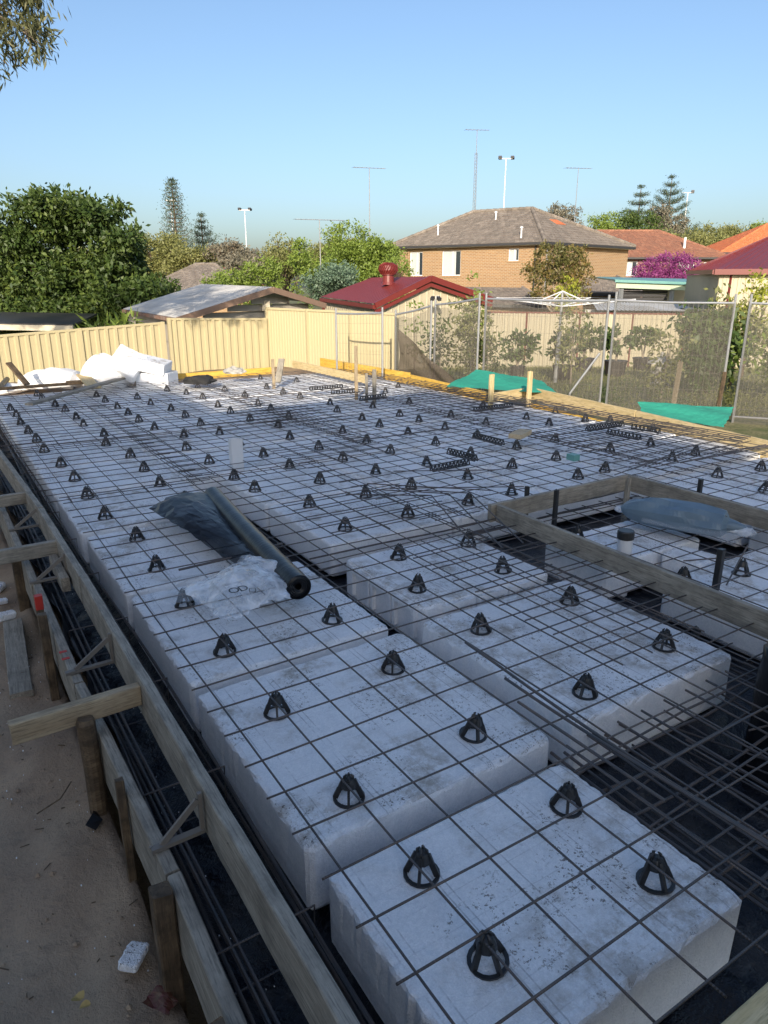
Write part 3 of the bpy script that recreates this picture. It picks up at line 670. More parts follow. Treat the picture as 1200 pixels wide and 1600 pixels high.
# stirrups (ligatures) in the trenches
for k in range(15):
    y = -1.1 + k * .8; x0, x1, z0, z1 = -.37, -.05, -.40, -.20
    loose([(x0, y, z1), (x0, y + .01, z0), (x1, y + .015, z0), (x1, y, z1), (x0, y, z1)], .004, f'{ORD[k]} rectangular wire stirrup from the camera in the left trench', 'stirrup', 'stirrups in the left trench')
loose([(1.02, -.05, .03), (1.03, -.75, .028)], .006, 'single loose bar resting on the mesh over the gap between the two front rows')
loose([(1.88, 2.9, .05), (2.22, 2.2, .16), (2.02, 1.42, .02)], .005, 'bent wire standing up over the hollow pod, left of three', group='bent wires over the hollow pod')
loose([(2.15, 2.85, .06), (2.38, 2.2, .15), (2.18, 1.35, .02)], .005, 'bent wire standing up over the hollow pod, middle of three')
loose([(2.32, 2.75, .06), (2.55, 2.15, .14), (2.36, 1.35, .02)], .005, 'bent wire standing up over the hollow pod, right of three')
for k, (a, b) in enumerate((((2.3, 2.9), (3.3, 2.35)), ((2.2, 3.1), (3.0, 2.4)), ((2.6, 3.3), (3.5, 2.9)))): loose([(a[0], a[1], .035 + .01 * k), (b[0], b[1], .03)], .005, ['long loose bar', 'shorter loose bar', 'upper loose bar'][k] + ' lying askew on the mesh behind the hollow pod')
for k in range(9):
    a = (4.2 + .22 * k, 2.15 + .05 * math.sin(k)); loose([(a[0], a[1], .05), (a[0] + 1.4, a[1] + .3 - .13 * k * .6, .05 + .004 * k)], .005, f'{ORD[k]} loose bar from the left in the tangle behind the timber box', group='tangle of loose bars')
for k in range(12):
    a = .25 + .045 * k; loose([(6.75 + .03 * math.sin(k), 10.2 - .55 * k, .02), (6.15 + .05 * (k % 3) + (.4 if k > 6 else 0), 9.9 - .55 * k, .025)], .005, f'{ORD[k]} short starter bar from the far end by the right form board', group='starter bars along the right form')
for k in range(5): loose([(6.1 + .06 * k, 11 - .2 * k, .035 + .01 * k), (6.15 + .07 * k, 7.0, .03 + .01 * k), (6.5 + .05 * k, 2.4, .03 + .01 * k)], .006, f'{ORD[k]} long heavy edge bar from the left along the right slab side', group='edge bars along the right side')
loose([(.28, 2.12, .02), (.62, 2.14, .02), (1.0, 2.20, .022)], .008, 'pair of short dark bars tied together left of the clear bag')
loose([(3.05, .62, -.01), (3.4, .46, .0)], .005, 'short wire offcut on the foam inside the timber box')
loose([(3.02, .30, -.05), (3.25, .38, .02), (3.4, .42, .09)], .005, 'bent wire sticking up beside the black picket in the box')

# ------------------------------------------------------------ bar chairs
def chair_parts():
    n = 18; ring = MB(); o = 0
    for k in range(n):
        a = 2 * math.pi * k / n; c, s = math.cos(a), math.sin(a)
        for rr_, z in ((.046, .002), (.058, .002), (.058, .009), (.046, .009)): ring.v.append((rr_ * c, rr_ * s, z))
    for k in range(n):
        for j in range(4):
            a = k * 4 + j; b = k * 4 + (j + 1) % 4; a2 = ((k + 1) % n) * 4 + j; b2 = ((k + 1) % n) * 4 + (j + 1) % 4; ring.f.append((a, a2, b2, b))
    legs = []
    for k in range(4):
        a = R(45 + 90 * k); c, s = math.cos(a), math.sin(a); l = MB(); up = (-s, c, 0)
        l.beam((.049 * c, .049 * s, .006), (.033 * c, .033 * s, .045), .019, .009, up); l.beam((.033 * c, .033 * s, .043), (.018 * c, .018 * s, .082), .017, .009, up); legs.append(l)
    head = MB().lathe((0, 0, 0), [(.029, .054), (.027, .066), (.023, .078), (.018, .088), (.008, .092)], 10); clip = MB()
    for k in range(4):
        a = R(45 + 90 * k); c, s = math.cos(a), math.sin(a); clip.tube([(.016 * c, .016 * s, .082), (.015 * c, .015 * s, .096), (.007 * c, .007 * s, .104)], [.006, .005, .003], 5)
    return ring, legs, head, clip
ring, legs, head, clip = chair_parts()
chair_proto = thing('bar_chair', (.24, -.47, PZ), 'black plastic bar chair on the frontmost pod, nearest its left corner', 'bar chair', 'black plastic bar chairs holding the mesh')
z0 = Vector((0, 0, 0))
for nm, mm in [('base_ring', ring)] + [('leg', l) for l in legs] + [('collar', head), ('clip', clip)]:
    q = bpy.data.objects.new(nm, mesh_of(nm, mm, M['blk_plastic'])); col.objects.link(q); q.parent = chair_proto
near = [(.22, -.81, 'black plastic bar chair on the frontmost pod, closest to the bottom of the picture'), (.83, -.88, 'black plastic bar chair on the frontmost pod, closest to the right picture edge'),
 (.84, -.50, 'black plastic bar chair at the far right corner of the frontmost pod'), (.22, -.05, 'black plastic bar chair on the second pod, in its near left corner'), (.83, .0, 'black plastic bar chair on the second pod, in its near right corner'),
 (.22, .57, 'black plastic bar chair on the second pod, in its far left corner'), (.84, .61, 'black plastic bar chair on the second pod, in its far right corner'),
 (.22, 1.20, 'black plastic bar chair in front of the clear plastic bag on the third pod'), (.84, 1.22, 'black plastic bar chair right of the clear bag, below the end of the roll'),
 (1.45, -.03, 'black plastic bar chair at the near edge of the pod under the doubled mesh'), (1.45, .69, 'black plastic bar chair at the far left corner of the pod under the doubled mesh'),
 (2.11, .05, 'black plastic bar chair at the right corner of the pod under the doubled mesh'), (2.11, .69, 'black plastic bar chair at the far right of the pod under the doubled mesh'),
 (1.47, 1.31, 'black plastic bar chair at the near left of the hollow pod'), (1.66, 1.80, 'black plastic bar chair at the far left of the hollow pod'), (2.10, 1.25, 'black plastic bar chair at the right corner of the hollow pod'),
 (2.21, 1.74, 'black plastic bar chair at the far right of the hollow pod'), (.22, 1.84, 'black plastic bar chair just left of the clear plastic bag'), (2.96, 1.42, 'black plastic bar chair behind the capped pipe in the timber box'),
 (3.34, .40, 'black plastic bar chair in the timber box under the blue bag'), (2.92, .52, 'black plastic bar chair beside the bent wire in the timber box')]
for x, y, l in near:
    q = copy_tree(chair_proto, None, (x, y, PZ), 0, l); q.rotation_euler = (random.gauss(0, .05), random.gauss(0, .05), random.uniform(0, 6))
far_m = MB()
for mm in [ring] + legs + [head, clip]: far_m.add(mm.v, mm.f)
far_me = mesh_of('bar_chair', far_m, M['blk_plastic'])
far = [(.24,2.48),(.27,3.11),(.19,3.76),(.19,4.41),(.19,5.07),(.18,5.73),(.14,6.53),(.14,7.18),(.13,7.78),(.12,8.45),(.12,9.12),(.12,9.75),(.83,3.84),(.82,4.45),(.83,5.08),(.88,5.76),(.78,6.5),(.87,7.05),(.80,7.87),(.80,8.47),(.77,9.21),(.74,9.79),(.66,10.59),(.64,11.1),(1.47,3.83),(1.46,4.31),(1.47,5.04),(1.48,5.78),(1.5,7.15),(1.48,7.82),(1.48,8.43),(1.47,9.09),(1.46,9.83),(1.47,10.46),(1.24,11.1),(1.63,2.50),(1.68,3.15),(2.09,3.79),(2.10,4.42),(2.08,5.03),(2.06,5.70),(1.67,6.48),(2.09,7.10),(2.09,8.47),(2.0,9.16),(1.98,9.87),(2.21,2.52),(2.21,3.15),(2.70,3.16),(2.70,4.41),(2.69,5.69),(2.10,6.43),(2.10,7.83),(2.62,10.51),(2.62,11.1),(2.83,2.52),(2.70,3.79),(2.73,5.05),(2.88,6.46),(2.75,7.07),(2.76,7.76),(2.79,8.40),(2.86,9.29),(2.78,9.90),(3.18,10.55),(3.34,2.53),(3.34,3.17),(3.33,3.79),(3.31,4.43),(3.36,5.05),(3.40,5.68),(3.30,7.01),(3.33,7.68),(3.38,8.28),(3.51,9.16),(3.45,9.92),(4.22,2.60),(3.98,3.25),(3.96,3.87),(3.96,4.53),(4.03,5.18),(4.02,5.78),(4.05,6.31),(4.08,7.05),(4.30,7.68),(4.21,8.52),(4.18,9.09),(4.21,9.84),(4.65,2.65),(4.60,3.24),(4.61,3.87),(4.62,4.56),(4.62,5.18),(4.64,5.78),(4.65,6.27),(4.70,7.06),(5.03,10.34),(4.62,11.1),(5.27,1.39),(5.40,1.91),(5.60,2.59),(5.40,3.21),(5.25,3.90),(5.28,5.17),(5.22,5.87),(5.38,7.11),(5.70,8.27),(5.98,1.85),(6.04,2.59),(6.0,3.15),(5.92,4.69),(5.98,5.17),(6.14,6.28),(6.25,8.73),(6.54,4.61),(6.75,3.7),(6.75,4.39),(6.70,5.3)]
USED = set()
for x, y in far:
    o = bpy.data.objects.new('bar_chair', far_me); col.objects.link(o); o.location = (x + random.uniform(-.015, .015), y + random.uniform(-.015, .015), PZ); o.rotation_euler = (random.gauss(0, .045), random.gauss(0, .045), random.uniform(0, 6)); o.scale = (.98, .98, 1.0)
    pl = next((p for p in PODS if p[0] - .08 <= x <= p[1] + .05 and p[2] - .04 <= y <= p[3] + .04), None)
    if pl: lb = f"bar chair on pod {pl[4]}, {'near' if y < (pl[2] + pl[3]) / 2 else 'far'} {'left' if x < (pl[0] + pl[1]) / 2 else 'right'}"
    else: lb = f"bar chair at the {'far left edge' if x < 1.2 else 'right edge'} of the slab"
    if lb in USED: lb = 'outermost ' + lb
    USED.add(lb); tagp(o, lb, 'bar chair', 'black plastic bar chairs holding the mesh')

# spacer strips
def strip(x0, y0, x1, y1, lab_):
    a = Vector((x0, y0, .012)); b = Vector((x1, y1, .012)); d = (b - a).normalized(); s_ = Vector((-d.y, d.x, 0)) * .022; L = (b - a).length; h = .055
    t = thing('spacer_strip', a, lab_, 'spacer strip', 'black plastic spacer strips')
    for sgn, zz in ((1, 0), (-1, 0), (0, h)): obj('rail', MB().beam(a + s_ * sgn + Vector((0, 0, zz)), b + s_ * sgn + Vector((0, 0, zz)), .012, .010), M['blk_plastic'], t)
    m_ = MB(); n = int(L / .045)
    for i in range(n + 1):
        p = a.lerp(b, i / n)
        for sgn in (1, -1): m_.beam(p + s_ * sgn, p + Vector((0, 0, h)), .009, .009)
    obj('lattice', m_, M['blk_plastic'], t, kind='stuff')
for q, l in (((2.99, 3.25, 3.45, 3.28), 'black lattice spacer strip nearest the camera, lying across the mesh'), ((3.57, 3.75, 3.6, 3.34), 'black lattice spacer strip lying lengthwise just beyond the nearest one'), ((4.3, 4.23, 4.31, 3.75), 'black lattice spacer strip left of the small tan block'),
             ((5.66, 3.8, 6.3, 3.8), 'black lattice spacer strip left of the pair near the right form'), ((5.75, 3.56, 5.78, 3.13), 'black lattice spacer strip nearer of the lengthwise pair at the right'), ((6.25, 3.62, 6.3, 3.27), 'black lattice spacer strip closest to the right form board'),
             ((4.58, 7.23, 5.07, 7.3), 'black lattice spacer strip at the middle of the shadow edge'), ((4.53, 8.04, 4.98, 7.99), 'black lattice spacer strip just inside the sunlight'), ((4.43, 8.6, 5.03, 8.58), 'black lattice spacer strip farthest back in the sunlight'), ((5.4, 5.57, 6.1, 5.58), 'black lattice spacer strip below the two pale stakes')): strip(*q, l)
obj('tan_block', MB().beam((4.56, 3.84, .06), (4.86, 3.99, .06), .15, .05), M['pine_pale'], label='small tan timber block lying on the mesh', cat='timber block')
obj('green_clip', MB().box(4.36, 4.44, 2.78, 2.88, .02, .08), M['teal_gutter'], label='small dark green plastic block on the mesh', cat='plastic block')

# ------------------------------------------------------------ pipes, roll, bags
t = thing('capped_pipe', (2.95, 1.0, -.36), 'white plastic drain pipe with a black cap inside the timber box', 'pipe')
obj('pipe', MB().lathe((2.95, 1.0, 0), [(.050, -.36), (.050, .075)], 20), M['pvc'], t, smooth=False)
obj('cap', MB().lathe((2.95, 1.0, 0), [(.055, .045), (.056, .05), (.056, .095), (.050, .103)], 20), M['blk_plastic'], t)
t = thing('service_duct', (1.62, 4.62, -.1), 'pale grey open topped duct standing up through the mesh', 'duct')
m_ = MB()
for a, b in (((1.565, 4.585), (1.675, 4.585)), ((1.675, 4.585), (1.675, 4.665)), ((1.675, 4.665), (1.565, 4.665)), ((1.565, 4.665), (1.565, 4.585))): m_.beam((a[0], a[1], .05), (b[0], b[1], .05), .008, .36)
obj('sleeve', m_, M['pvc'], t); obj('lip', MB().box(1.572, 1.668, 4.592, 4.658, .205, .212), M['galv'], t)

ra, rb = Vector((.935, 3.36, .075)), Vector((.715, 1.36, .085))
t = thing('plastic_roll', ra, 'large roll of black builders plastic lying on the mesh', 'plastic roll')
d = (rb - ra); n_ = 26; m_ = MB(); pts = [ra + d * i / n_ + Vector((0, 0, -.01 * math.sin(math.pi * i / n_))) for i in range(n_ + 1)]
m_.tube(pts, [.072 + .0015 * math.sin(i * 2.1) for i in range(n_ + 1)], 28, caps=False)
q = obj('wound_film', m_, M['film'], t, smooth=True)
dd = d.normalized(); u = dd.orthogonal().normalized(); w = dd.cross(u)
for nm, c, sg in (('end_spiral', rb, 1), ('end_spiral', ra, -1)):
    m_ = MB(); K = 30
    prev = None
    for lay in range(5):
        r0, r1 = .071 - lay * .011, .071 - lay * .011 - .008
        o_ = len(m_.v)
        for k in range(K):
            a = 2 * math.pi * k / K; e = u * math.cos(a) + w * math.sin(a); m_.v.append(tuple(c + e * r0 + dd * sg * (-.004))); m_.v.append(tuple(c + e * r1 + dd * sg * (.002 - .003 * lay)))
        for k in range(K): a = o_ + 2 * k; b = o_ + 2 * ((k + 1) % K); m_.f.append((a, b, b + 1, a + 1))
    obj(nm, m_, M['film'], t)
SHEETV = {}
def sheetgrid(name, P00, P10, P11, P01, n, m, amp, fr, mt, lift=None, seed=0, **kw):
    """crumpled sheet between four corners"""
    r_ = random.Random(seed); a = [Vector(p) for p in (P00, P10, P11, P01)]; mb_ = MB(); ph = [(r_.uniform(2, fr), r_.uniform(2, fr), r_.uniform(0, 6)) for _ in range(9)]
    for j in range(m + 1):
        for i in range(n + 1):
            u_, v_ = i / n, j / m; p = (a[0] * (1 - u_) + a[1] * u_) * (1 - v_) + (a[3] * (1 - u_) + a[2] * u_) * v_
            h = sum(abs(((fx * u_ + fy * v_ + f0) / 3.14159) % 2 - 1) for fx, fy, f0 in ph[:5]) / 5 - .5
            ed = 1 if (0 < i < n and 0 < j < m) else 1.8
            p = p + Vector((r_.uniform(-1, 1) * amp * .22 * ed + .5 * amp * math.sin(5 * v_ + seed), r_.uniform(-1, 1) * amp * .22 * ed + .5 * amp * math.sin(6 * u_ + seed * 2), h * amp * 2.4 + r_.uniform(-1, 1) * amp * .10 + (lift(u_, v_) if lift else 0)))
            mb_.v.append(tuple(p))
    for j in range(m):
        for i in range(n):
            q = j * (n + 1) + i; tri = [(q, q + 1, q + n + 2), (q, q + n + 2, q + n + 1)] if r_.random() < .5 else [(q, q + 1, q + n + 1), (q + 1, q + n + 2, q + n + 1)]
            mb_.f += tri
    if kw.pop('want', False): SHEETV[name] = list(mb_.v)
    return obj(name, mb_, mt, smooth=False, **kw)
sheetgrid('loose_film', (.44, 3.40, .045), (.88, 3.36, .08), (.80, 1.72, .08), (.60, 2.0, .03), 12, 20, .028, 7, M['smoky_film'], lambda a, b: .045 * math.sin(3.1 * a) + .03 * math.sin(5 * b + 2 * a), 3, label='loose flap of black film spilling left from the plastic roll', cat='plastic sheet')
bagc = sheetgrid('clear_bag', (.20, 1.80, .03), (.70, 1.78, .09), (.62, 1.26, .03), (.26, 1.32, .025), 19, 17, .040, 9, M['clear_film'], lambda a, b: .10 * math.sin(math.pi * a) ** .8 * math.sin(math.pi * b) + .05 * a, 5, want=True, label='crumpled clear plastic bag with black print beside the roll', cat='plastic bag')
sheetgrid('clear_film', (.60, 2.02, .04), (.76, 1.80, .06), (.72, 1.42, .04), (.54, 1.46, .04), 9, 12, .032, 9, M['clear_film'], lambda a, b: .12 * math.sin(math.pi * min(1, b * 1.2)) * (1 - a * .3), 9, label='peaked clear plastic piece against the near end of the roll', cat='plastic sheet')
sheetgrid('clear_film', (.05, 2.02, .02), (.40, 1.95, .03), (.34, 1.62, .03), (.02, 1.70, .015), 18, 18, .02, 12, M['sheer_film'], None, 11, label='flat sheer film left of the printed clear bag', cat='plastic sheet')
tz = max(v[2] for v in SHEETV['clear_bag'] if .30 < v[0] < .52 and 1.34 < v[1] < 1.46) + .004
tp = thing('bag_print', (.33, 1.37, tz), 'black printed letters OD and a box mark on the clear bag', 'print')
for tx, ox in (('O', 0), ('D', .045)):
    cu = bpy.data.curves.new('letter', 'FONT'); cu.body = tx; cu.size = .075; cu.extrude = .0004
    tmp = bpy.data.objects.new('tmp', cu); col.objects.link(tmp); bpy.context.view_layer.update()
    me = bpy.data.meshes.new_from_object(tmp.evaluated_get(bpy.context.evaluated_depsgraph_get())); bpy.data.objects.remove(tmp)
    me.materials.clear(); me.materials.append(M['ink']); q = bpy.data.objects.new('letter', me); col.objects.link(q); q.parent = tp; q.location = (ox * 1.2, 0, 0)
    q.rotation_euler = (R(8), 0, R(4))
m_ = MB()
for a, b in (((0, 0), (.03, 0)), ((.03, 0), (.03, .045)), ((.03, .045), (0, .045)), ((0, .045), (0, 0))): m_.beam((a[0] + .10, a[1], 0), (b[0] + .10, b[1], 0), .004, .001)
q = bpy.data.objects.new('box_mark', mesh_of('box_mark', m_, M['ink'])); col.objects.link(q); q.parent = tp; q.rotation_euler.z = R(-18)
# move the print on as part of the bag
tp_children = list(tp.children)
for q in tp_children:
    q.parent = bagc; q.location = Vector(q.location) + WL[tp.name] - WL[bagc.name]
bpy.data.objects.remove(tp)

def blobmesh(c, r, rot, n, m, amp, seed, ends=.35):
    r_ = random.Random(seed); ph = [(r_.uniform(1, 9), r_.randint(1, 6), r_.uniform(0, 6), r_.uniform(.3, 1)) for _ in range(10)]; mb_ = MB(); Rm = Matrix.Rotation(rot, 3, 'Z')
    for i in range(n + 1):
        tt = i / n; x = -1 + 2 * tt; prof = max(.02, (1 - abs(x) ** 2.6)) ** .55
        if tt > .86: prof = max(.10, prof * .55)
        for k in range(m):
            a = 2 * math.pi * k / m; w_ = sum(s * math.sin(f * x + kk * a + p) for f, kk, p, s in ph) / 10
            rr_ = prof * (1 + amp * w_ * 3); y = math.cos(a) * rr_ * r[1]; z = math.sin(a) * rr_ * r[2]
            z = max(z, -.55 * r[2]); v = Rm @ Vector((x * r[0], y, z)); mb_.v.append((c[0] + v.x, c[1] + v.y, c[2] + v.z))
    mb_.f = [(i * m + k, i * m + (k + 1) % m, (i + 1) * m + (k + 1) % m, (i + 1) * m + k) for i in range(n) for k in range(m)] + [tuple(reversed(range(m))), tuple(n * m + k for k in range(m))]
    return mb_
t = thing('blue_bag', (3.62, 1.0, .0), 'bulky grey blue plastic bag lying in the timber box', 'plastic bag')
obj('filled_body', blobmesh((3.62, 1.06, .055), (.43, .14, .125), R(-66), 30, 18, .22, 4), M['blue_film'], t)
obj('tied_end', blobmesh((3.775, .70, .03), (.11, .055, .04), R(-60), 14, 18, .4, 8), M['clear_film'], t, smooth=True)
obj('tied_end', blobmesh((3.46, 1.45, .04), (.06, .035, .03), R(-60), 14, 16, .4, 2), M['clear_film'], t, smooth=True)
obj('dark_patch', blobmesh((3.70, .80, .125), (.035, .025, .012), R(-60), 10, 10, .3, 2), M['blk_plastic'], t, smooth=True)
sheetgrid('grey_film', (3.38, 1.22, .03), (3.5, 1.28, .05), (3.66, .62, .04), (3.52, .60, .02), 10, 12, .012, 8, M['sheer_film'], None, 21, label='strip of clear film hanging along the near side of the grey blue bag', cat='plastic sheet')
# plastic wrapped upright at the right edge
t = thing('wrapped_column', (2.16, -.62, -.5), 'upright wrapped in black plastic at the right picture edge', 'wrapped post')
m_ = MB(); r_ = random.Random(3); K = 20
for j in range(14):
    zz = -.62 + .76 * j / 13; fl = 1 + .25 * (1 - j / 13)
    for k in range(K):
        a = 2 * math.pi * k / K; rr_ = .155 * fl * (1 + .10 * math.sin(5 * a + j * .2) + r_.uniform(-.03, .03)); m_.v.append((2.225 + rr_ * math.cos(a), -.56 + rr_ * math.sin(a), zz))
m_.f = [(j * K + k, j * K + (k + 1) % K, (j + 1) * K + (k + 1) % K, (j + 1) * K + k) for j in range(13) for k in range(K)] + [tuple(13 * K + k for k in range(K))]
obj('film_wrap', m_, M['film'], t, smooth=True)
board('timber_core', (2.28, -.54, -.1), (2.29, -.54, .20), .10, .06, M['pine'], t)
# sand litter
def chunk(x, y, s, lab_, m='foam', z=-.5, sz=None, name='foam_scrap', rz=.5, cat='foam scrap'):
    mbp = bevel_box(s[0], s[1], s[2], min(s) * .2, jit=.003, seed=int(x * -100)); o = bpy.data.objects.new(name, mesh_of(name, mbp, M[m])); col.objects.link(o); o.location = (x, y, z + s[2]); o.rotation_euler = (.06, .1, rz); return tagp(o, lab_, cat)
chunk(-.54, .085, (.10, .068, .03), 'rough white foam scrap on the sand beside the stout stake', rz=.9)
chunk(-.63, 3.06, (.12, .06, .05), 'rounded white foam scrap at the head of the flat timber offcut', rz=.3, z=-.46)
chunk(-.66, 3.75, (.16, .10, .05), 'larger white foam scrap near the middle brace at the left edge', rz=-.6)
chunk(-.62, 3.45, (.06, .05, .03), 'tiny white foam scrap below the middle brace', rz=.2)
chunk(-.47, -.33, (.06, .04, .03), 'white foam scrap at the bottom edge beside the dark stake', rz=.2)
sheetgrid('food_wrapper', (-.56, -.10, -.49), (-.50, -.07, -.485), (-.455, -.15, -.49), (-.50, -.19, -.49), 9, 6, .010, 7, M['wrapper'], lambda a, b: .015, 31, label='crumpled dark red wrapper at the foot of the stout stake', cat='wrapper')
m_ = MB(); r_ = random.Random(2)
for (cx_, cy_, a0, sc_) in ((-.725, .025, .6, .020), (-.712, -.015, 1.3, .017)):
    rim = [(cx_ + sc_ * (1.25 if k % 5 == 0 else 1) * math.cos(a0 + k * .628), cy_ + sc_ * .75 * math.sin(a0 + k * .628), -.474 + .006 * math.cos(k * 1.256)) for k in range(10)]
    m_.add(rim + [(cx_, cy_, -.480)], [(k, (k + 1) % 10, 10) for k in range(10)])
obj('dry_leaf', m_, M['dry_leaf'], label='curled yellow brown dry leaf on the sand', cat='leaf')
m_ = MB(); r_ = random.Random(15)
for k in range(260):
    x = r_.uniform(-1.2, -.5); y = r_.uniform(-.6, 5); q = r_.choice([.004, .006, .009, .014]); zc = gz(x, y) + q * .2
    m_.add([(x + q * r_.uniform(.6, 1.2) * math.cos(a), y + q * r_.uniform(.6, 1.2) * math.sin(a), zc) for a in (0, 1.25, 2.5, 3.8, 5)] + [(x, y, zc + q * r_.uniform(.5, .9))], [(0, 1, 5), (1, 2, 5), (2, 3, 5), (3, 4, 5), (4, 0, 5)])
obj('sand_clods', m_, M['ground'], kind='stuff', label='small clods of damp sand', cat='clods')
m_ = MB(); r_ = random.Random(5)
for k in range(170):
    x = r_.uniform(-1.25, -.5); y = r_.uniform(-.6, 5); a = r_.uniform(0, 6.3); L = r_.choice([.006, .01, .015, .035]) ; z = gz(x, y) + .01
    m_.beam((x, y, z), (x + L * math.cos(a), y + L * math.sin(a), z + .002), .003, .003)
obj('debris', m_, M['wood_dark'], kind='stuff', label='scattered twigs and crumbs over the sand', cat='debris')
m_ = MB()
for k in range(300):
    x = r_.uniform(-1.1, -.49) if k % 2 else r_.uniform(-.44, -.04); y = r_.uniform(-.8, 4.5); z = (gz(x, y) if x < -.48 else -.48) + .008; s_ = r_.uniform(.002, .005); m_.box(x, x + s_, y, y + s_, z, z + s_)
obj('foam_crumbs', m_, M['foam'], kind='stuff', label='loose white foam beads scattered on the sand and in the trench', cat='debris')
loose([(-.72, .98, -.475), (-.62, 1.02, -.47), (-.56, 1.12, -.475)], .003, 'thin dark twig on the sand', 'twig', m='wood_dark')['category'] = 'twig'
obj('film_scrap', MB().add([(-.56, .80, -.475), (-.52, .84, -.46), (-.49, .80, -.48), (-.53, .74, -.47), (-.51, .88, -.47)], [(0, 1, 2), (0, 2, 3), (1, 4, 2)]), M['film'], label='torn scrap of black film on the sand by the round peg', cat='plastic scrap')

# white wrapped bundles, foam stack beyond the far end
t = thing('white_bundle', G(13, -6.2, -.15), 'low heap wrapped in crumpled white plastic at the far left', 'wrapped bundle')
obj('wrap', blobmesh(G(13, -6.02, .0), (.62, .45, .20), -YAW, 26, 16, .24, 12), M['white_film'], t)
t = thing('white_bundle', G(12.8, -5.0, -.15), 'tall rounded bundle in glossy white plastic beside the foam blocks', 'wrapped bundle')
obj('wrap', blobmesh(G(12.9, -4.95, .10), (.50, .45, .36), -YAW, 26, 18, .17, 22), M['white_film'], t)
def fblock(f, r, z, s, rot, lab_): 
    mbp = bevel_box(*s, .015, jit=.003, seed=int(r * 10)); o = bpy.data.objects.new('foam_block', mesh_of('foam_block', mbp, M['foam'])); col.objects.link(o); o.location = G(f, r, z); o.rotation_euler = rot; return tagp(o, lab_, 'foam block')
fblock(12.6, -4.5, .40, (.5, .5, .24), (R(48), R(28), -YAW), 'white foam block tipped on its corner in front of the wrapped bundle')
fblock(12.8, -4.2, .42, (.75, .5, .20), (R(4), R(13), -YAW), 'long white foam block lying tilted on top of the others')
fblock(12.9, -4.1, .17, (.6, .5, .28), (0, 0, -YAW - .1), 'white foam block at the bottom right of the far stack')
t = thing('cloth_heap', G(12.6, -3.1, -.05), 'black cloth heap on the ground left of the grey concrete lump', 'cloth')
obj('cloth', blobmesh(G(12.6, -3.25, .05), (.30, .2, .09), -YAW, 22, 14, .4, 5), M['black_cloth'], t)
o = obj('concrete_lump', blobmesh(G(13.2, -2.75, .14), (.22, .1, .07), -YAW, 16, 12, .4, 6), M['concrete'], label='flat grey concrete lump by the cream fence', cat='concrete lump')
t = obj('white_sheet', blobmesh(G(12.8, -7.0, -.13), (.6, .35, .12), -YAW, 20, 18, .2, 8), M['white_film'], smooth=True, label='flat white plastic sheet on the ground at the far left edge', cat='plastic sheet')
for k, r0 in enumerate((-6.95, -6.62)): obj('black_pipe', MB().tube([G(12.3, r0, .0), G(13.2, r0 - .35, .0)], .045, 12), M['blk_plastic'], label=('left' if k == 0 else 'right') + ' one of two black pipe ends on the white sheet', cat='pipe')

# ------------------------------------------------------------ fences
def ribpanel(a, b, z0, z1a, z1b, pitch, depth, mb_=None):
    """vertical ribbed steel panel from a to b"""
    mb_ = mb_ or MB(); a = Vector((a[0], a[1], 0)); b = Vector((b[0], b[1], 0)); d = (b - a); L = d.length; d.normalize(); nrm = Vector((d.y, -d.x, 0)); n = max(1, round(L / pitch)); p = L / n; prof = []
    for i in range(n): prof += [(i * p, 0), (i * p + p * .46, 0), (i * p + p * .58, depth), (i * p + p * .88, depth)]
    prof.append((L, 0)); o_ = len(mb_.v)
    for s_, q in prof:
        c = a + d * s_ + nrm * q; zt = z1a + (z1b - z1a) * s_ / L; mb_.v += [(c.x, c.y, z0), (c.x, c.y, zt)]
    mb_.f += [(o_ + 2 * i, o_ + 2 * i + 2, o_ + 2 * i + 3, o_ + 2 * i + 1) for i in range(len(prof) - 1)]
    return mb_
def steel_fence(name, pts, z0, tops, npan, pitch, depth, pm, postm, lab_, cap=.05):
    """pts: two ends; npan panels between posts"""
    a, b = Vector(pts[0]), Vector(pts[1]); t = thing(name, (a.x, a.y, z0), lab_, 'fence')
    for i in range(npan):
        p = a.lerp(b, i / npan); q = a.lerp(b, (i + 1) / npan); za = tops[0] + (tops[1] - tops[0]) * i / npan; zb = tops[0] + (tops[1] - tops[0]) * (i + 1) / npan
        obj('panel', ribpanel((p.x, p.y), (q.x, q.y), z0, za - .02, zb - .02, pitch, depth), M[pm], t)
        obj('top_rail', MB().beam((p.x, p.y, za), (q.x, q.y, zb), .06, cap), M[postm], t)
    for i in range(npan + 1):
        p = a.lerp(b, i / npan); za = tops[0] + (tops[1] - tops[0]) * i / npan; obj('post', MB().beam((p.x, p.y, z0), (p.x, p.y, za + .03), .07, .075, (0, 1, 0)), M[postm], t)
    return t
steel_fence('steel_fence', ((-3.2, 14.2, 0), (3.72, 14.3, 0)), -.9, (.52, .86), 4, .19, .03, 'cream', 'cream', 'low cream ribbed steel fence behind the white bundles at the left')
steel_fence('steel_fence', ((3.86, 14.3, 0), (6.12, 14.25, 0)), -.9, (.94, .89), 1, .17, .035, 'cream', 'cream', 'taller sunlit cream ribbed steel fence section behind the slab')
steel_fence('flat_fence', ((6.2, 14.3, 0), (7.78, 11.1, 0)), -.9, (1.13, 1.07), 3, .08, .006, 'cream', 'cream', 'smooth pale cream steel fence angled toward the camera')
a, b = G(25, 1.2, 0), G(25.3, 10.4, 0)
steel_fence('boundary_fence', (a, b), -1.25, (.80, .70), 5, .19, .03, 'cream_pale', 'maroon_post', 'cream neighbour fence with maroon posts and cap behind the yard')
steel_fence('boundary_fence', (G(27, 10.6, 0), G(23, 15.5, 0)), -1.25, (.70, .75), 3, .19, .03, 'cream_pale', 'maroon_post', 'cream fence continuing behind the dark trees at the right')

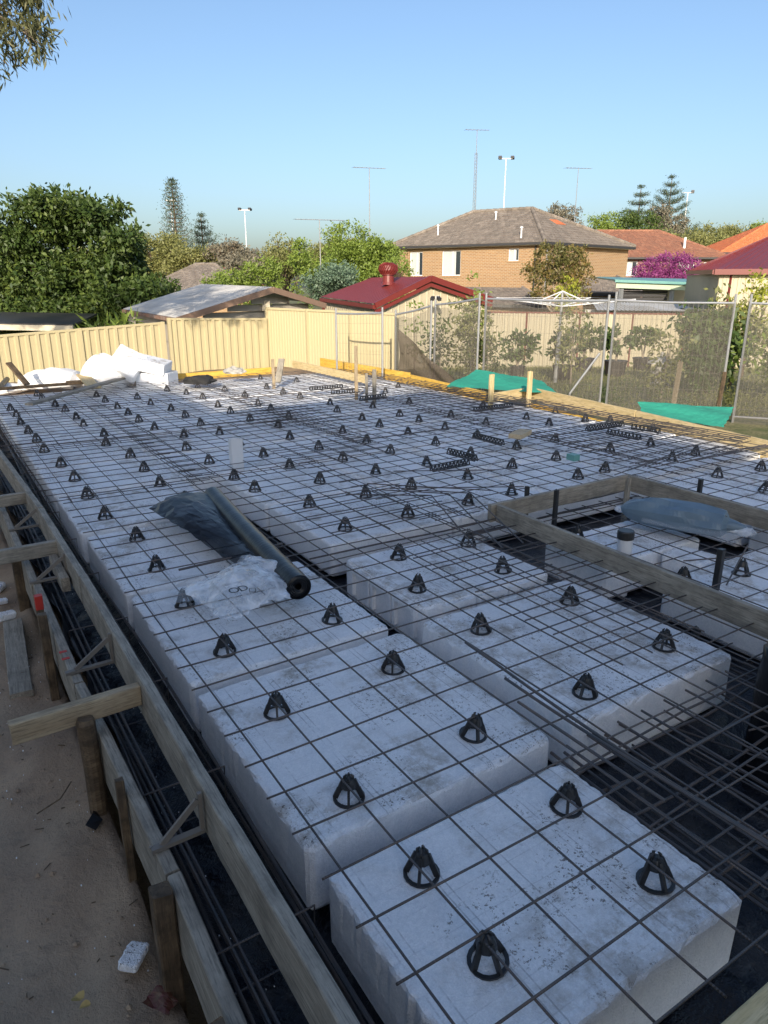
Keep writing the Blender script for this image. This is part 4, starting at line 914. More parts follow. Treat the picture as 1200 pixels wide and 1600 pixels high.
# temporary fence panels with shade cloth
def tf(a, b, za, zb, zb0, zb1, lab_, wires=True, clothm='mesh_cloth', brace=None, ext=.10):
    a = Vector(a); b = Vector(b); A0, A1 = Vector((a.x, a.y, zb0)), Vector((a.x, a.y, za)); B0, B1 = Vector((b.x, b.y, zb1)), Vector((b.x, b.y, zb))
    t = thing('site_fence_panel', A0, lab_, 'temporary fence', 'temporary site fence panels')
    obj('pole', MB().tube([A0, A1 + Vector((0, 0, ext))], .021, 8), M['galv'], t); obj('pole', MB().tube([B0, B1 + Vector((0, 0, ext))], .021, 8), M['galv'], t)
    obj('top_rail', MB().tube([A1, A1.lerp(B1, .5) - Vector((0, 0, .015)), B1], .019, 8), M['galv'], t); obj('bottom_rail', MB().tube([A0 + Vector((0, 0, .15)), B0 + Vector((0, 0, .15))], .019, 8), M['galv'], t)
    if wires:
        m_ = MB(); L = (b - a).length; n = int(L / .075)
        for i in range(1, n): p = A0.lerp(B0, i / n) + Vector((0, 0, .15)); q = A1.lerp(B1, i / n); m_.tube([p, q], .002, 3, False)
        for k in range(1, 7): m_.tube([A0.lerp(A1, k / 7), B0.lerp(B1, k / 7)], .002, 3, False)
        obj('wire_mesh', m_, M['rebar_grey'], t, kind='stuff')
    if clothm:
        m_ = MB(); n, mm = 30, 18; nr = (b - a).cross(Vector((0, 0, 1))).normalized()
        for j in range(mm + 1):
            for i in range(n + 1):
                u_, v_ = i / n, j / mm; lo = A0.lerp(B0, u_) + Vector((0, 0, .05)); hi = A1.lerp(B1, u_) - Vector((0, 0, .02 + .10 * math.sin(math.pi * u_) + .02 * math.sin(17 * u_)))
                p = lo.lerp(hi, v_) + nr * (.03 + .03 * math.sin(9 * u_ + 3 * v_) * math.sin(math.pi * v_)); m_.v.append(tuple(p))
        m_.f = [(j * (n + 1) + i, j * (n + 1) + i + 1, (j + 1) * (n + 1) + i + 1, (j + 1) * (n + 1) + i) for j in range(mm) for i in range(n)]
        obj('shade_cloth', m_, M[clothm], t, smooth=True)
    return t
F0 = G(15.0, .24, 0); F1 = G(14.3, .92, 0); F2 = G(13.5, 1.75, 0); F3 = G(12.4, 3.78, 0); F4 = G(11.8, 5.62, 0); F5 = G(11.0, 7.4, 0)
tf(F0, F1, 1.08, 1.27, -.6, -.6, 'short end panel of shade cloth fence beside the smooth cream fence', brace=None)
tf(F1 + RT * .08, F2, 1.29, 1.42, -.6, -.58, 'site fence panel in front of the red shed, cloth gathered below')
tf(F2 + RT * .12, F3, 1.42, 1.40, -.6, -.58, 'site fence panel in front of the clothesline and potted plants')
tf(F3 + RT * .12, F4, 1.41, 1.38, -.6, -.58, 'site fence panel in front of the stone lantern', ext=.14)
tf(F4 + RT * .25, F5, 1.38, 1.36, -.6, -.58, 'site fence panel cut by the right picture edge', ext=.14)
tf(G(14.5, -.95, 0), G(13.8, -.03, 0), 1.12, 1.16, -.2, -.2, 'bare wire fence panel leaning in front of the smooth cream fence', clothm=None)
# gathered dark cloth at the left of the site fence
m_ = MB(); n, mm = 24, 16
for j in range(mm + 1):
    for i in range(n + 1):
        u_, v_ = i / n, j / mm; top = .70 - .95 * max(0, u_) ** .8 + .12 * math.cos(3 * u_); bot = .0 - .38 * u_; z = bot + (max(top, bot + .06) - bot) * v_
        p = G(14.75 - 1.3 * u_, .30 + 1.5 * u_, z); p += Vector((.03 * math.sin(14 * u_ + 6 * v_), .03 * math.cos(11 * u_ - 5 * v_), 0)); m_.v.append(tuple(p))
m_.f = [(j * (n + 1) + i, j * (n + 1) + i + 1, (j + 1) * (n + 1) + i + 1, (j + 1) * (n + 1) + i) for j in range(mm) for i in range(n)]
obj('gathered_cloth', m_, M['dark_cloth'], smooth=True, label='sagging bunched brown shade cloth tied at the left site fence', cat='shade cloth')
obj('fence_brace', MB().tube([G(12.5, 3.2, -.55), G(12.4, 3.25, -.15), G(12.3, 3.68, .55)], .02, 8), M['galv'], label='bent galvanised brace propping the middle site fence pole', cat='fence brace')
# green cloth
def gcloth(P, lab_, seed):
    return sheetgrid('green_cloth', *P, 24, 14, .03, 10, M['green_cloth'], None, seed, label=lab_, cat='shade cloth')
gcloth((G(11.7, 1.02, .06), G(11.3, 2.75, .02), G(12.0, 2.65, .13), G(12.4, 1.58, .26)), 'green cloth draped below the fence between the two pale stakes', 41)
gcloth((G(10.9, 4.0, -.26), G(10.5, 5.1, -.36), G(11.2, 5.55, -.18), G(11.3, 4.05, -.12)), 'green cloth pulled to a point beside the right site fence poles', 43)

# ------------------------------------------------------------ yard
obj('timber_post', MB().beam(G(12.6, 5.16, -.6), G(12.55, 5.18, .38), .06, .06), M['pine'], label='brown timber stake behind the site fence, right of the lantern', cat='stake')
obj('timber_post', MB().beam(G(11.75, 5.56, -.6), G(11.75, 5.60, .30), .045, .045), M['wood_dark'], label='tall brown timber stake beside the right site fence poles', cat='stake')
t = thing('rotary_clothesline', G(17.5, 4.2, -.62), 'white rotary clothesline standing in the yard behind the fence', 'clothesline')
apex = G(17.5, 4.22, 1.52); obj('mast', MB().tube([G(17.5, 4.2, -.62), G(17.5, 4.22, .6)], .05, 10).tube([G(17.5, 4.22, .6), apex], .032, 10), M['galv'], t)
tips = []
for k in range(4):
    a = R(20 + 90 * k); tip = apex + Vector((math.cos(a) * 1.75, math.sin(a) * 1.75, -.17)); tips.append(tip); mid = apex.lerp(tip, .4) + Vector((0, 0, -.13))
    obj('arm', MB().tube([apex + Vector((0, 0, -.35)), tip], .016, 6).tube([apex, apex.lerp(tip, .38) + Vector((0, 0, -.20))], .014, 6), M['white_metal'], t)
m_ = MB()
for s_ in (1, .82, .64, .46):
    for k in range(4): m_.tube([apex.lerp(tips[k], s_) + Vector((0, 0, -.35 * (1 - s_))), apex.lerp(tips[(k + 1) % 4], s_) + Vector((0, 0, -.35 * (1 - s_)))], .004, 3)
obj('line', m_, M['white_metal'], t)
t = thing('stone_lantern', G(17, 6.57, -.68), 'small pale stone garden lantern on the lawn', 'garden lantern'); c = G(17, 6.57, -.68)
obj('base', MB().lathe(c, [(.24, 0), (.22, .1), (.12, .14), (.11, .30), (.20, .34)], 6), M['concrete'], t); obj('fire_box', MB().lathe(c, [(.20, .34), (.14, .37), (.13, .55), (.15, .58)], 6), M['concrete'], t)
obj('roof_cap', MB().lathe(c, [(.33, .57), (.31, .60), (.12, .72), (.04, .76), (.05, .80), (.02, .84)], 6), M['concrete'], t)
def potplant(f, r, zb, s, hp, lab_, leafm='leaf_dark', h=.75, wide=.36, lf=.15):
    base = G(f, r, zb); t = thing('potted_plant', base, lab_, 'potted plant', 'potted plants in the yard')
    obj('pot', MB().lathe(base, [(s * .8, 0), (s, hp * .92), (s * 1.06, hp * .93), (s * 1.06, hp), (s * .95, hp)], 16), M['pot'], t)
    top = base + Vector((0, 0, hp + h * .6)); P, O = blob_pts([(top.x, top.y, top.z, wide, wide, h * .38)], 60, .16, 14); quads('foliage', leaves(P, lf, .5, .15, O * .5), M[leafm], t, base)
    m_ = MB()
    for k in range(4): m_.tube([base + Vector((0, 0, hp * .9)), base + Vector((random.uniform(-.3, .3) * wide, random.uniform(-.3, .3) * wide, hp + h * .6))], [.022, .012], 5)
    obj('stem', m_, M['bark_pale'], t)
potplant(19, 6.13, -.66, .29, .42, 'potted shrub in the large black tub nearest the lantern', h=.95, wide=.42)
potplant(21, 7.55, -.78, .28, .42, 'potted shrub behind the large tub, against the far fence', h=.9, wide=.45)
potplant(20.5, 5.7, -.72, .27, .4, 'potted shrub left of the large tub', h=.95, wide=.45)
potplant(18.2, 4.55, -.66, .26, .38, 'potted plant at the foot of the clothesline', 'leaf_dark', .7, .4)
potplant(18.8, 3.5, -.66, .2, .3, 'low potted bush left of the clothesline', 'leaf_dark', .8, .5)
def sapling(f, r, z0, z1, w, leafm, lab_, size=.10, dens=46, n=3, cat='tree', tr=.025, droop=.1):
    bl = [GB(f + random.uniform(-.1, .1), r + random.uniform(-.25, .25) * w, z0 + (z1 - z0) * (.35 + .5 * k / max(1, n - 1)), w * random.uniform(.6, .9), (z1 - z0) * .24) for k in range(n)]
    return tree('sapling', G(f, r, z0), bl, leafm, lab_, cat, size, dens, .22, 14, 'bark_pale', tr, droop)
sapling(17.2, 4.5, -.62, 1.3, .42, 'leaf_olive', 'climbing leafy sapling growing around the clothesline mast', n=4, dens=26)
sapling(16, 2.0, -.6, 1.35, .5, 'leaf_olive', 'tall loose shrub behind the site fence join near the red shed', n=5, dens=42)
sapling(15.6, 2.35, -.6, .5, .5, 'leaf_dark', 'bushy lower shrub right of the tall loose one', n=3, dens=40)
sapling(16.2, 1.25, -.6, .9, .42, 'leaf_dark', 'mid height shrub in front of the red shed gable', n=4, dens=40)
sapling(17.5, 2.1, -.6, 1.75, .22, 'leaf_green', 'thin sapling whose top pokes over the fence rail', n=4, dens=26)
sapling(16.8, .7, -.6, 1.2, .20, 'leaf_green', 'slim sapling at the left end of the yard', n=3, dens=22)
sapling(14.2, 5.55, -.6, .9, .42, 'leaf_olive', 'pale wispy sapling right of the lantern', n=4, dens=30, size=.1)
tree('yard_tree', G(15.5, 7.0, -.6), [GB(15.5, 6.7, .75, .5, .45), GB(15.6, 7.1, .4, .6, .5), GB(15.3, 6.9, 0, .5, .4), GB(16, 7.6, .6, .6, .5)], 'leaf_dark', 'dark large leaved tree behind the right site fence panel', size=.17, dens=40, clump=.25, per=18, tr=.07, droop=.3)
tree('yard_tree', G(14.0, 7.9, -.6), [GB(14, 7.6, .45, .6, .5), GB(14.3, 8.4, .1, .8, .6), GB(13.6, 8.2, .6, .5, .45)], 'leaf_green', 'green leafy tree at the right picture edge behind the fence', size=.11, dens=34, clump=.3, per=18, tr=.07)
tree('yard_tree', G(18.5, 9.25, -.65), [GB(18.5, 9.2, 1.5, .5, .45), GB(18.5, 9.6, 1.1, .6, .5), GB(18.6, 9.1, .8, .4, .4)], 'leaf_yellow', 'bright yellow green tree in front of the right maroon shed', size=.12, dens=26, clump=.25, per=16, tr=.05)
tree('yard_tree', G(16.5, 8.0, -.6), [GB(16.5, 7.7, 1.25, .45, .35), GB(16.4, 8.0, .8, .6, .5), GB(16.3, 8.4, .5, .6, .6)], 'leaf_olive', 'olive shrub between the dark tree and the yellow one', size=.13, dens=24, clump=.25, per=14, tr=.05)
for k, (f, r, s_, l) in enumerate(((13.8, 4.7, .45, 'low dark shrub clump below the lantern'), (13.6, 5.6, .45, 'low dark shrub clump right of the lantern'), (13.7, 3.9, .35, 'low shrub clump left of the lantern'), (12.6, 6.5, .5, 'dry looking shrub at the right picture edge'), (12.4, 7.3, .5, 'dry shrub behind the rightmost stake'), (13.4, 6.3, .4, 'small bush between the lantern and the right poles'))):
    p = G(f, r, -.35); P, O = blob_pts([(p.x, p.y, p.z, s_, s_, s_ * .55)], 60, .15, 14); quads('garden_shrub', leaves(P, .07, .3, 0, O), M['leaf_olive' if k > 2 else 'leaf_dark'], None, G(f, r, -.6), label=l, cat='shrub')
# grass tufts
n = 14000; ff = rng.uniform(12.6, 24.5, n); rr_ = rng.uniform(1, 12, n); base = np.array([tuple(G(a, b, gz(*G(a, b, 0)[:2]))) for a, b in zip(ff, rr_)]); q = leaves(base, .09, .16, -1.2); quads('grass', q, M['leaf_olive'], label='patchy mown grass in the yard behind the fence', cat='grass', kind='stuff')
obj('barbecue', MB().beam(G(14, 8.05, -.35), G(14, 9.4, -.35), .5, .06).beam(G(14, 8.3, -.6), G(14, 8.3, -.35), .06, .06).beam(G(14, 9.2, -.6), G(14, 9.2, -.35), .06, .06), M['concrete'], label='low concrete garden bench at the right behind the fence', cat='garden bench')

# ------------------------------------------------------------ building helpers
def wallseg(t, a, b, z0, z1, m, th=.12, uv=False, name='wall', holes=()):
    """wall from a to b with rectangular openings holes=[(s0,s1,z0,z1)] measured along the wall"""
    a = Vector((a[0], a[1], 0)); b = Vector((b[0], b[1], 0)); d = (b - a); L = d.length; d.normalize(); mb_ = MB()
    def seg(s0, s1, za, zb):
        if s1 - s0 < .01 or zb - za < .01: return
        p, q = a + d * s0, a + d * s1; mb_.beam((p.x, p.y, (za + zb) / 2), (q.x, q.y, (za + zb) / 2), th, zb - za)
    hs = sorted(holes); cur = 0
    for (s0, s1, h0, h1) in hs:
        seg(cur, s0, z0, z1); seg(s0, s1, z0, h0); seg(s0, s1, h1, z1); cur = s1
    seg(cur, L, z0, z1); return obj(name, mb_, M[m], t, uv=uv)
def window(t, a, b, s0, s1, h0, h1, curtain=True, split=.5, sill=True, th=.12):
    a = Vector((a[0], a[1], 0)); b = Vector((b[0], b[1], 0)); d = (b - a).normalized(); nr = Vector((d.y, -d.x, 0)); P = lambda s, z, o=0: a + d * s + nr * o + Vector((0, 0, z))
    fr = MB(); w = .05
    for (x0, y0, x1, y1) in ((s0, h0 + w / 2, s1, h0 + w / 2), (s0, h1 - w / 2, s1, h1 - w / 2)): fr.beam(P(x0, y0), P(x1, y1), .05, w)
    for s in (s0 + w / 2, s0 + (s1 - s0) * split, s1 - w / 2): fr.beam(P(s, h0), P(s, h1), w, .046, nr)
    f = obj('window', fr, M['white_metal'], t)
    gl = MB().beam(P(s0, (h0 + h1) / 2, -.02), P(s1, (h0 + h1) / 2, -.02), .008, h1 - h0 - .01); obj('pane', gl, M['glass'], f)
    if curtain:
        c = MB(); n = 14; e = s0 + (s1 - s0) * .72
        for i in range(n): c.beam(P(s0 + (e - s0) * (i + .1) / n, (h0 + h1) / 2, .0), P(s0 + (e - s0) * (i + .9) / n, (h0 + h1) / 2, .004), .004, h1 - h0 - .12)
        obj('blind', c, M['curtain'], f)
    if sill: obj('sill', MB().beam(P(s0 - .08, h0 - .05, .03), P(s1 + .08, h0 - .05, .03), .2, .09), M['brick_tan'], f, uv=True)
def tileroof(t, a, b, c, d, m, course=.33, tw=.30, thick=.03, name='roof_tiles', skip=None):
    """slope: eave a->b, top d->c (top may be a point); stepped courses of separate tiles, joined"""
    a, b, c, d = (Vector(p) for p in (a, b, c, d)); H = ((d + c) / 2 - (a + b) / 2).length; n = max(2, round(H / course)); nr = (b - a).cross(d - a if (d - a).length > .01 else c - a).normalized(); mb_ = MB()
    if nr.z < 0: nr = -nr
    for i in range(n):
        t0, t1 = i / n, min(1, (i + 1.12) / n); l0, r0 = a.lerp(d, t0), b.lerp(c, t0); l1, r1 = a.lerp(d, t1), b.lerp(c, t1); k = max(1, round((r0 - l0).length / tw))
        for j in range(k):
            u0, u1 = j / k, (j + .97) / k; A, B, C, D_ = l0.lerp(r0, u0), l0.lerp(r0, u1), l1.lerp(r1, u1), l1.lerp(r1, u0); lf = nr * (thick * 1.25 + random.uniform(0, .008)); hf = nr * .008; e = (B - A) * .28
            mb_.add([A + lf * .55, A + e + lf, B - e * .6 + lf, B + lf * .5, D_ + hf, D_ + e + hf * 2, C - e * .6 + hf * 2, C + hf, A, B], [(0, 1, 5, 4), (1, 2, 6, 5), (2, 3, 7, 6), (8, 9, 3, 2, 1, 0)])
    base = MB().slab([a, b, c, d] if (c - d).length > .05 else [a, b, c], .06) if nr.dot((b - a).cross(c - a)) > 0 else MB().slab([b, a, d, c] if (c - d).length > .05 else [b, a, c], .06)
    o = obj(name, mb_, M[m], t, kind='stuff'); obj('roof_deck', base, M['dark_paint'], t); return o
def gutter(t, a, b, m='dark_paint', h=.13, w=.12): obj('gutter', MB().beam(a, b, w, h), M[m], t)
def ridge(t, a, b, m, r=.11): 
    a, b = Vector(a), Vector(b); n = max(1, int((b - a).length / .42)); mb_ = MB()
    for i in range(n): mb_.tube([a.lerp(b, i / n), a.lerp(b, (i + .96) / n) + Vector((0, 0, .01))], [r, r * 1.12], 8)
    obj('ridge_capping', mb_, M[m], t)
def ribroof(t, a, b, c, d, m, pitch=.25, h=.03, name='roof_sheet'):
    """ribs run from eave (a->b) up to top (d->c)"""
    a, b, c, d = (Vector(p) for p in (a, b, c, d)); L = (b - a).length; n = max(2, round(L / pitch)); nr = (b - a).cross(d - a).normalized(); nr = nr if nr.z > 0 else -nr; mb_ = MB(); st = []
    for i in range(n): st += [(i / n, 0), ((i + .7) / n, 0), ((i + .78) / n, h), ((i + .92) / n, h)]
    st.append((1, 0))
    for u_, q in st: mb_.v += [tuple(a.lerp(b, u_) + nr * q), tuple(d.lerp(c, u_) + nr * q)]
    mb_.f = [(2 * i, 2 * i + 2, 2 * i + 3, 2 * i + 1) for i in range(len(st) - 1)]; return obj(name, mb_, M[m], t)

# big tan brick house -------------------------------------------------
HC = G(42.0, 8.95, 0); HL = G(47.5, .3, 0); HR = G(48.0, 16.0, 0)
t = thing('brick_house', HC + Vector((0, 0, -1.2)), 'two storey tan brick house with a grey tiled hip roof', 'house')
dL = (HL - HC).normalized(); dR = (HR - HC).normalized(); LL = (HL - HC).length; LR = (HR - HC).length; ez = 3.82
inx = lambda p, k=.55: p                       # eave line overhangs the walls
wc = HC + (dL + dR) * .5; wl = HL + dR * .5; wr = HR + dL * .5
def sL(r_target):                               # distance along the left facade, measured from its left end
    return r_target
a_, b_ = wl, wc; L_ = (b_ - a_).length
W3 = [(L_ * .12, L_ * .215, 2.2, 3.62), (L_ * .355, L_ * .485, 2.2, 3.64), (L_ * .80, L_ * .865, 2.98, 3.66)]
wallseg(t, a_, b_, -1.2, ez + .02, 'brick_tan', .2, True, holes=W3)
for i, w_ in enumerate(W3): window(t, a_, b_, *w_, curtain=True, split=.55)
wallseg(t, wc, wr, -1.2, ez + .02, 'brick_tan', .2, True)
wallseg(t, wr, wr + dL * L_, -1.2, ez, 'brick_tan', .2, True); wallseg(t, wr + dL * L_, wl, -1.2, ez, 'brick_tan', .2, True)
E0 = HC + Vector((0, 0, ez + .12)); E1 = HL + Vector((0, 0, ez + .12)); E2 = HR + Vector((0, 0, ez + .12)); E3 = HL + (HR - HC) + Vector((0, 0, ez + .12))
hw = LR / 2; rz_ = 2.15
T0 = E0.lerp(E2, .5) + dL * hw * .86 + Vector((0, 0, rz_)); T1 = E1.lerp(E3, .5) - dL * hw * .5 + Vector((0, 0, rz_))
tileroof(t, E1, E0, T0, T1, 'tile_grey'); tileroof(t, E0, E2, T0, T0, 'tile_grey'); tileroof(t, E2, E3, T1, T0, 'tile_grey'); tileroof(t, E3, E1, T1, T1, 'tile_grey')
for p, q in ((E0, T0), (E1, T1), (E2, T0), (T0, T1), (E3, T1)): ridge(t, p + Vector((0, 0, .05)), q + Vector((0, 0, .05)), 'tile_grey')
for p, q in ((E1, E0), (E0, E2)): gutter(t, p - Vector((0, 0, .06)), q - Vector((0, 0, .06)))
obj('soffit', MB().slab([E1 - Vector((0, 0, .13)), E0 - Vector((0, 0, .13)), E2 - Vector((0, 0, .13)), E3 - Vector((0, 0, .13))], .02), M['cream_wall'], t)
dp = wc + dL * .25 - dR * .16; obj('downpipe', MB().tube([dp + Vector((0, 0, ez)), dp + Vector((0, 0, .5))], .05, 8), M['dark_paint'], t)
dp = wc - dL * .14 + dR * .3 ; obj('downpipe', MB().tube([dp + Vector((0, 0, ez)), dp + Vector((0, 0, -1))], .045, 8), M['galv'], t)
for (u_, v_, h_) in ((.86, .12, .55), (.20, .3, .55), (.55, .72, .4)):
    p = E1.lerp(E0, u_).lerp(T1.lerp(T0, u_), v_); obj('vent_pipe', MB().tube([p, p + Vector((0, 0, h_))], .045, 8).lathe(p + Vector((0, 0, h_)), [(.09, 0), (.09, .06), (.02, .1)], 8), M['white_metal'], t)
p = E0.lerp(E2, .45).lerp(T0, .55); 
obj('replaced_tiles', MB().slab([p + dR * 0 + (T0 - E0.lerp(E2, .45)).normalized() * 0 + Vector((0, 0, .06)), p + dR * .9 + Vector((0, 0, .06)), p + dR * .85 + (T0 - E0.lerp(E2, .5)).normalized() * .62 + Vector((0, 0, .06)), p + (T0 - E0.lerp(E2, .5)).normalized() * .62 + dR * .1 + Vector((0, 0, .06))], .03), M['tile_orange'], t, label='patch of newer orange tiles')
# ground floor roof skirts of the house
def skirt(name, pts, m, lab_, tiles_=True):
    a, b, c, d = [G(*p) for p in pts]; t = thing(name, a + Vector((0, 0, -.8)), lab_, 'roof'); tileroof(t, a, b, c, d, m); gutter(t, a - Vector((0, 0, .08)), b - Vector((0, 0, .08)), 'dark_paint', .14); 
    wallseg(t, a + FW * .5, b + FW * .5, -1.2, a.z, 'brick_tan', .2, True); ridge(t, b, c, m, .1); return t
skirt('lower_roof', ((39, 3.9, .75), (38.2, 8.75, .62), (41.8, 7.8, 1.5), (42, 4.0, 1.55)), 'tile_grey', 'grey tiled ground floor roof in front of the tan brick house')
skirt('lower_roof', ((38.5, 9.7, 1.28), (38.5, 13.5, 1.22), (43.5, 13.6, 2.1), (43.5, 11.8, 2.1)), 'tile_grey', 'small grey tiled roof right of the bronze leaved tree')
# second house
def hiphouse(name, f, r0, r1, z_e, z_r, rl, rr2, wallm, roofm, lab_, depth=9, zb=-1.2, wins=(), chim=None, ov=.5):
    t = thing(name, G(f, r0, zb), lab_, 'house'); A, B = G(f, r0, z_e), G(f, r1, z_e); A2, B2 = G(f + depth, r0, z_e), G(f + depth, r1, z_e); T0, T1 = G(f + depth / 2, rl, z_r), G(f + depth / 2, rr2, z_r)
    tileroof(t, A, B, T1, T0, roofm); tileroof(t, A2, A, T0, T0, roofm); tileroof(t, B, B2, T1, T1, roofm)
    for p, q in ((A, T0), (B, T1), (T0, T1)): ridge(t, p, q, roofm)
    gutter(t, A - Vector((0, 0, .06)), B - Vector((0, 0, .06))); wa, wb = G(f + ov, r0 + ov, 0), G(f + ov, r1 - ov, 0)
    wallseg(t, wa, wb, zb, z_e - .02, wallm, .2, True, holes=wins)
    for w_ in wins: window(t, wa, wb, *w_, sill=False, curtain=True)
    wallseg(t, G(f + depth - ov, r0 + ov, 0), wa, zb, z_e, wallm, .2, True); wallseg(t, wb, G(f + depth - ov, r1 - ov, 0), zb, z_e, wallm, .2, True)
    return t
t = hiphouse('brick_house', 56, 13.5, 25.9, 3.62, 5.75, 17.0, 21.9, 'brick_red', 'tile_brown', 'dark red brick house with a brown tiled roof behind the bougainvillea', wins=((3.85, 5.1, 2.3, 3.35), (8.2, 9.4, 2.3, 3.35), (10.1, 11.1, 2.2, 3.3)))
p = G(57.5, 22.9, 4.1); obj('vent_pipe', MB().tube([p, p + Vector((0, 0, 1.0))], .09, 8), M['white_metal'], t)
hiphouse('brick_house', 70, 31.3, 46, 4.55, 7.6, 38, 41, 'brick_red', 'tile_orange', 'distant house with a bright orange tiled roof at the right', wins=((2.5, 4, 3.0, 4.1),))
hiphouse('tiled_house', 45, -15.5, -7.8, 1.05, 2.95, -12.4, -11.2, 'brick_tan', 'tile_grey', 'low house with a grey brown tiled roof beyond the white shed')
hiphouse('tiled_house', 60, -17.5, -10.6, 1.4, 2.95, -15.5, -13.2, 'brick_tan', 'tile_red', 'distant house with a bright red tiled roof beside the grey one')
hiphouse('tiled_house', 40, -26, -19.3, 1.2, 3.0, -24, -21.2, 'brick_red', 'tile_red', 'red roofed house mostly hidden behind the big dark tree at left')
# maroon roofed shed in the middle
t = thing('garden_shed', G(22, -.25, -1.2), 'cream steel shed with a maroon gable roof and round roof ventilator', 'shed')
A = G(27, -2.3, 1.24); B = G(22, -.28, 1.12); C = G(24, 3.5, 1.24); Ap = G(22.9, 1.42, 1.90); Rr = G(28.2, -.45, 1.92); C2 = G(29, 2.0, 1.3)
ribroof(t, B, A, Rr, Ap, 'maroon', .20, .012); ribroof(t, C2, C, Ap, Rr, 'maroon', .20, .012)
dn = Vector((0, 0, -.09)); out = (A - B).normalized() * -.06
obj('barge_board', MB().beam(B + out + dn * .5, Ap + out + dn * .5, .05, .17), M['maroon'], t); obj('barge_board', MB().beam(Ap + out + dn * .5, C + out + dn * .5, .05, .17), M['maroon'], t)
obj('barge_trim', MB().beam(B + out * .6 + dn * 2.6, Ap + out * .6 + dn * 2.6, .05, .10).beam(Ap + out * .6 + dn * 2.6, C + out * .6 + dn * 2.6, .05, .10), M['maroon'], t)
gutter(t, B + dn, A + dn, 'maroon', .12)
wi = (C - B).normalized(); sb = B + wi * .12 + (A - B).normalized() * .12; sc = C - wi * .12 + (C2 - C).normalized() * .12; sa = A + wi * .12
def gablewall(t, a, b, za, apz, zb, u, z0, m, pitch, name='gable_wall'):
    mb_ = MB(); a = Vector((a.x, a.y, 0)); b = Vector((b.x, b.y, 0)); L = (b - a).length; d = (b - a).normalized(); nr = Vector((d.y, -d.x, 0)); n = round(L / pitch)
    top = lambda s: za + (apz - za) * s / (u * L) if s < u * L else apz + (zb - apz) * (s - u * L) / ((1 - u) * L)
    st = []
    for i in range(n): st += [(i * L / n, .02), ((i + .12) * L / n, 0), ((i + .88) * L / n, 0), ((i + .999) * L / n, .02)]
    for s, q in st: p = a + d * s + nr * q; mb_.v += [(p.x, p.y, z0), (p.x, p.y, top(s))]
    mb_.f = [(2 * i, 2 * i + 2, 2 * i + 3, 2 * i + 1) for i in range(len(st) - 1)]; return obj(name, mb_, M[m], t)
gablewall(t, sb, sc, B.z - .18, Ap.z - .22, C.z - .18, .45, -1.2, 'cream_pale', .25)
obj('side_wall', ribpanel((sa.x, sa.y), (sb.x, sb.y), -1.2, A.z - .1, B.z - .1, .22, .02), M['cream_pale'], t)
obj('corner_post', MB().beam((sa.x, sa.y, -1.2), (sa.x, sa.y, A.z - .05), .12, .12), M['maroon'], t)
vc = G(24.5, .14, 1.66)
v_ = obj('roof_ventilator', MB().lathe(vc, [(.24, 0), (.20, .10), (.19, .30), (.24, .31), (.24, .33)], 16), M['maroon'], t)
mb_ = MB(); mb_.lathe(vc, [(.23, .33), (.29, .45), (.27, .60), (.12, .68), (.0001, .69)], 20)
for k in range(22):
    a = 2 * math.pi * k / 22; pr = [(.25, .34), (.315, .45), (.29, .60), (.13, .69)]; mb_.tube([vc + Vector((r0 * math.cos(a + .3 * i), r0 * math.sin(a + .3 * i), z)) for i, (r0, z) in enumerate(pr)], .016, 4)
obj('turbine', mb_, M['maroon'], v_)
lp = G(22.35, 1.60, 1.30); q = obj('security_light', MB().beam(lp, lp - FW * .12, .10, .10), M['galv'], t)
obj('lamp_head', MB().beam(lp - FW * .1 - RT * .12, lp - FW * .26 - RT * .17 + Vector((0, 0, -.06)), .10, .09).beam(lp - FW * .1 + RT * .02, lp - FW * .26 + RT * .07 + Vector((0, 0, -.06)), .10, .09), M['dark_paint'], q)
# maroon shed at the right
t = thing('garden_shed', G(24, 10.6, -1.2), 'cream shed with maroon roof and maroon corner post at the right edge', 'shed')
A = G(23.6, 10.45, 2.12); B = G(22.5, 14.5, 2.12); T0 = G(28.2, 15.2, 3.75); B2 = G(29, 17, 2.2); A2 = G(30, 12.2, 2.2)
ribroof(t, A, B, T0 + RT * 1, T0, 'maroon', .25, .015); ribroof(t, A2, A, T0, T0, 'maroon', .25, .015, 'roof_sheet')
obj('gutter', MB().beam(A - Vector((0, 0, .07)), B - Vector((0, 0, .07)), .12, .17), M['maroon'], t); obj('gutter', MB().beam(A - Vector((0, 0, .07)), A2 - Vector((0, 0, .07)), .12, .14), M['maroon'], t)
p = A + RT * .25 + FW * .15; obj('side_wall', ribpanel((p.x, p.y), (B + FW * .2).to_tuple()[:2], -1.2, 2.02, 2.02, .22, .015), M['cream_pale'], t)
obj('side_wall', ribpanel((A2.x, A2.y), (p.x, p.y), -1.2, 2.02, 2.02, .22, .015), M['cream_pale'], t); pp = p + RT * .32 - FW * .04
obj('corner_post', MB().beam((pp.x, pp.y, -1.2), (pp.x, pp.y, 2.0), .16, .10), M['maroon'], t)
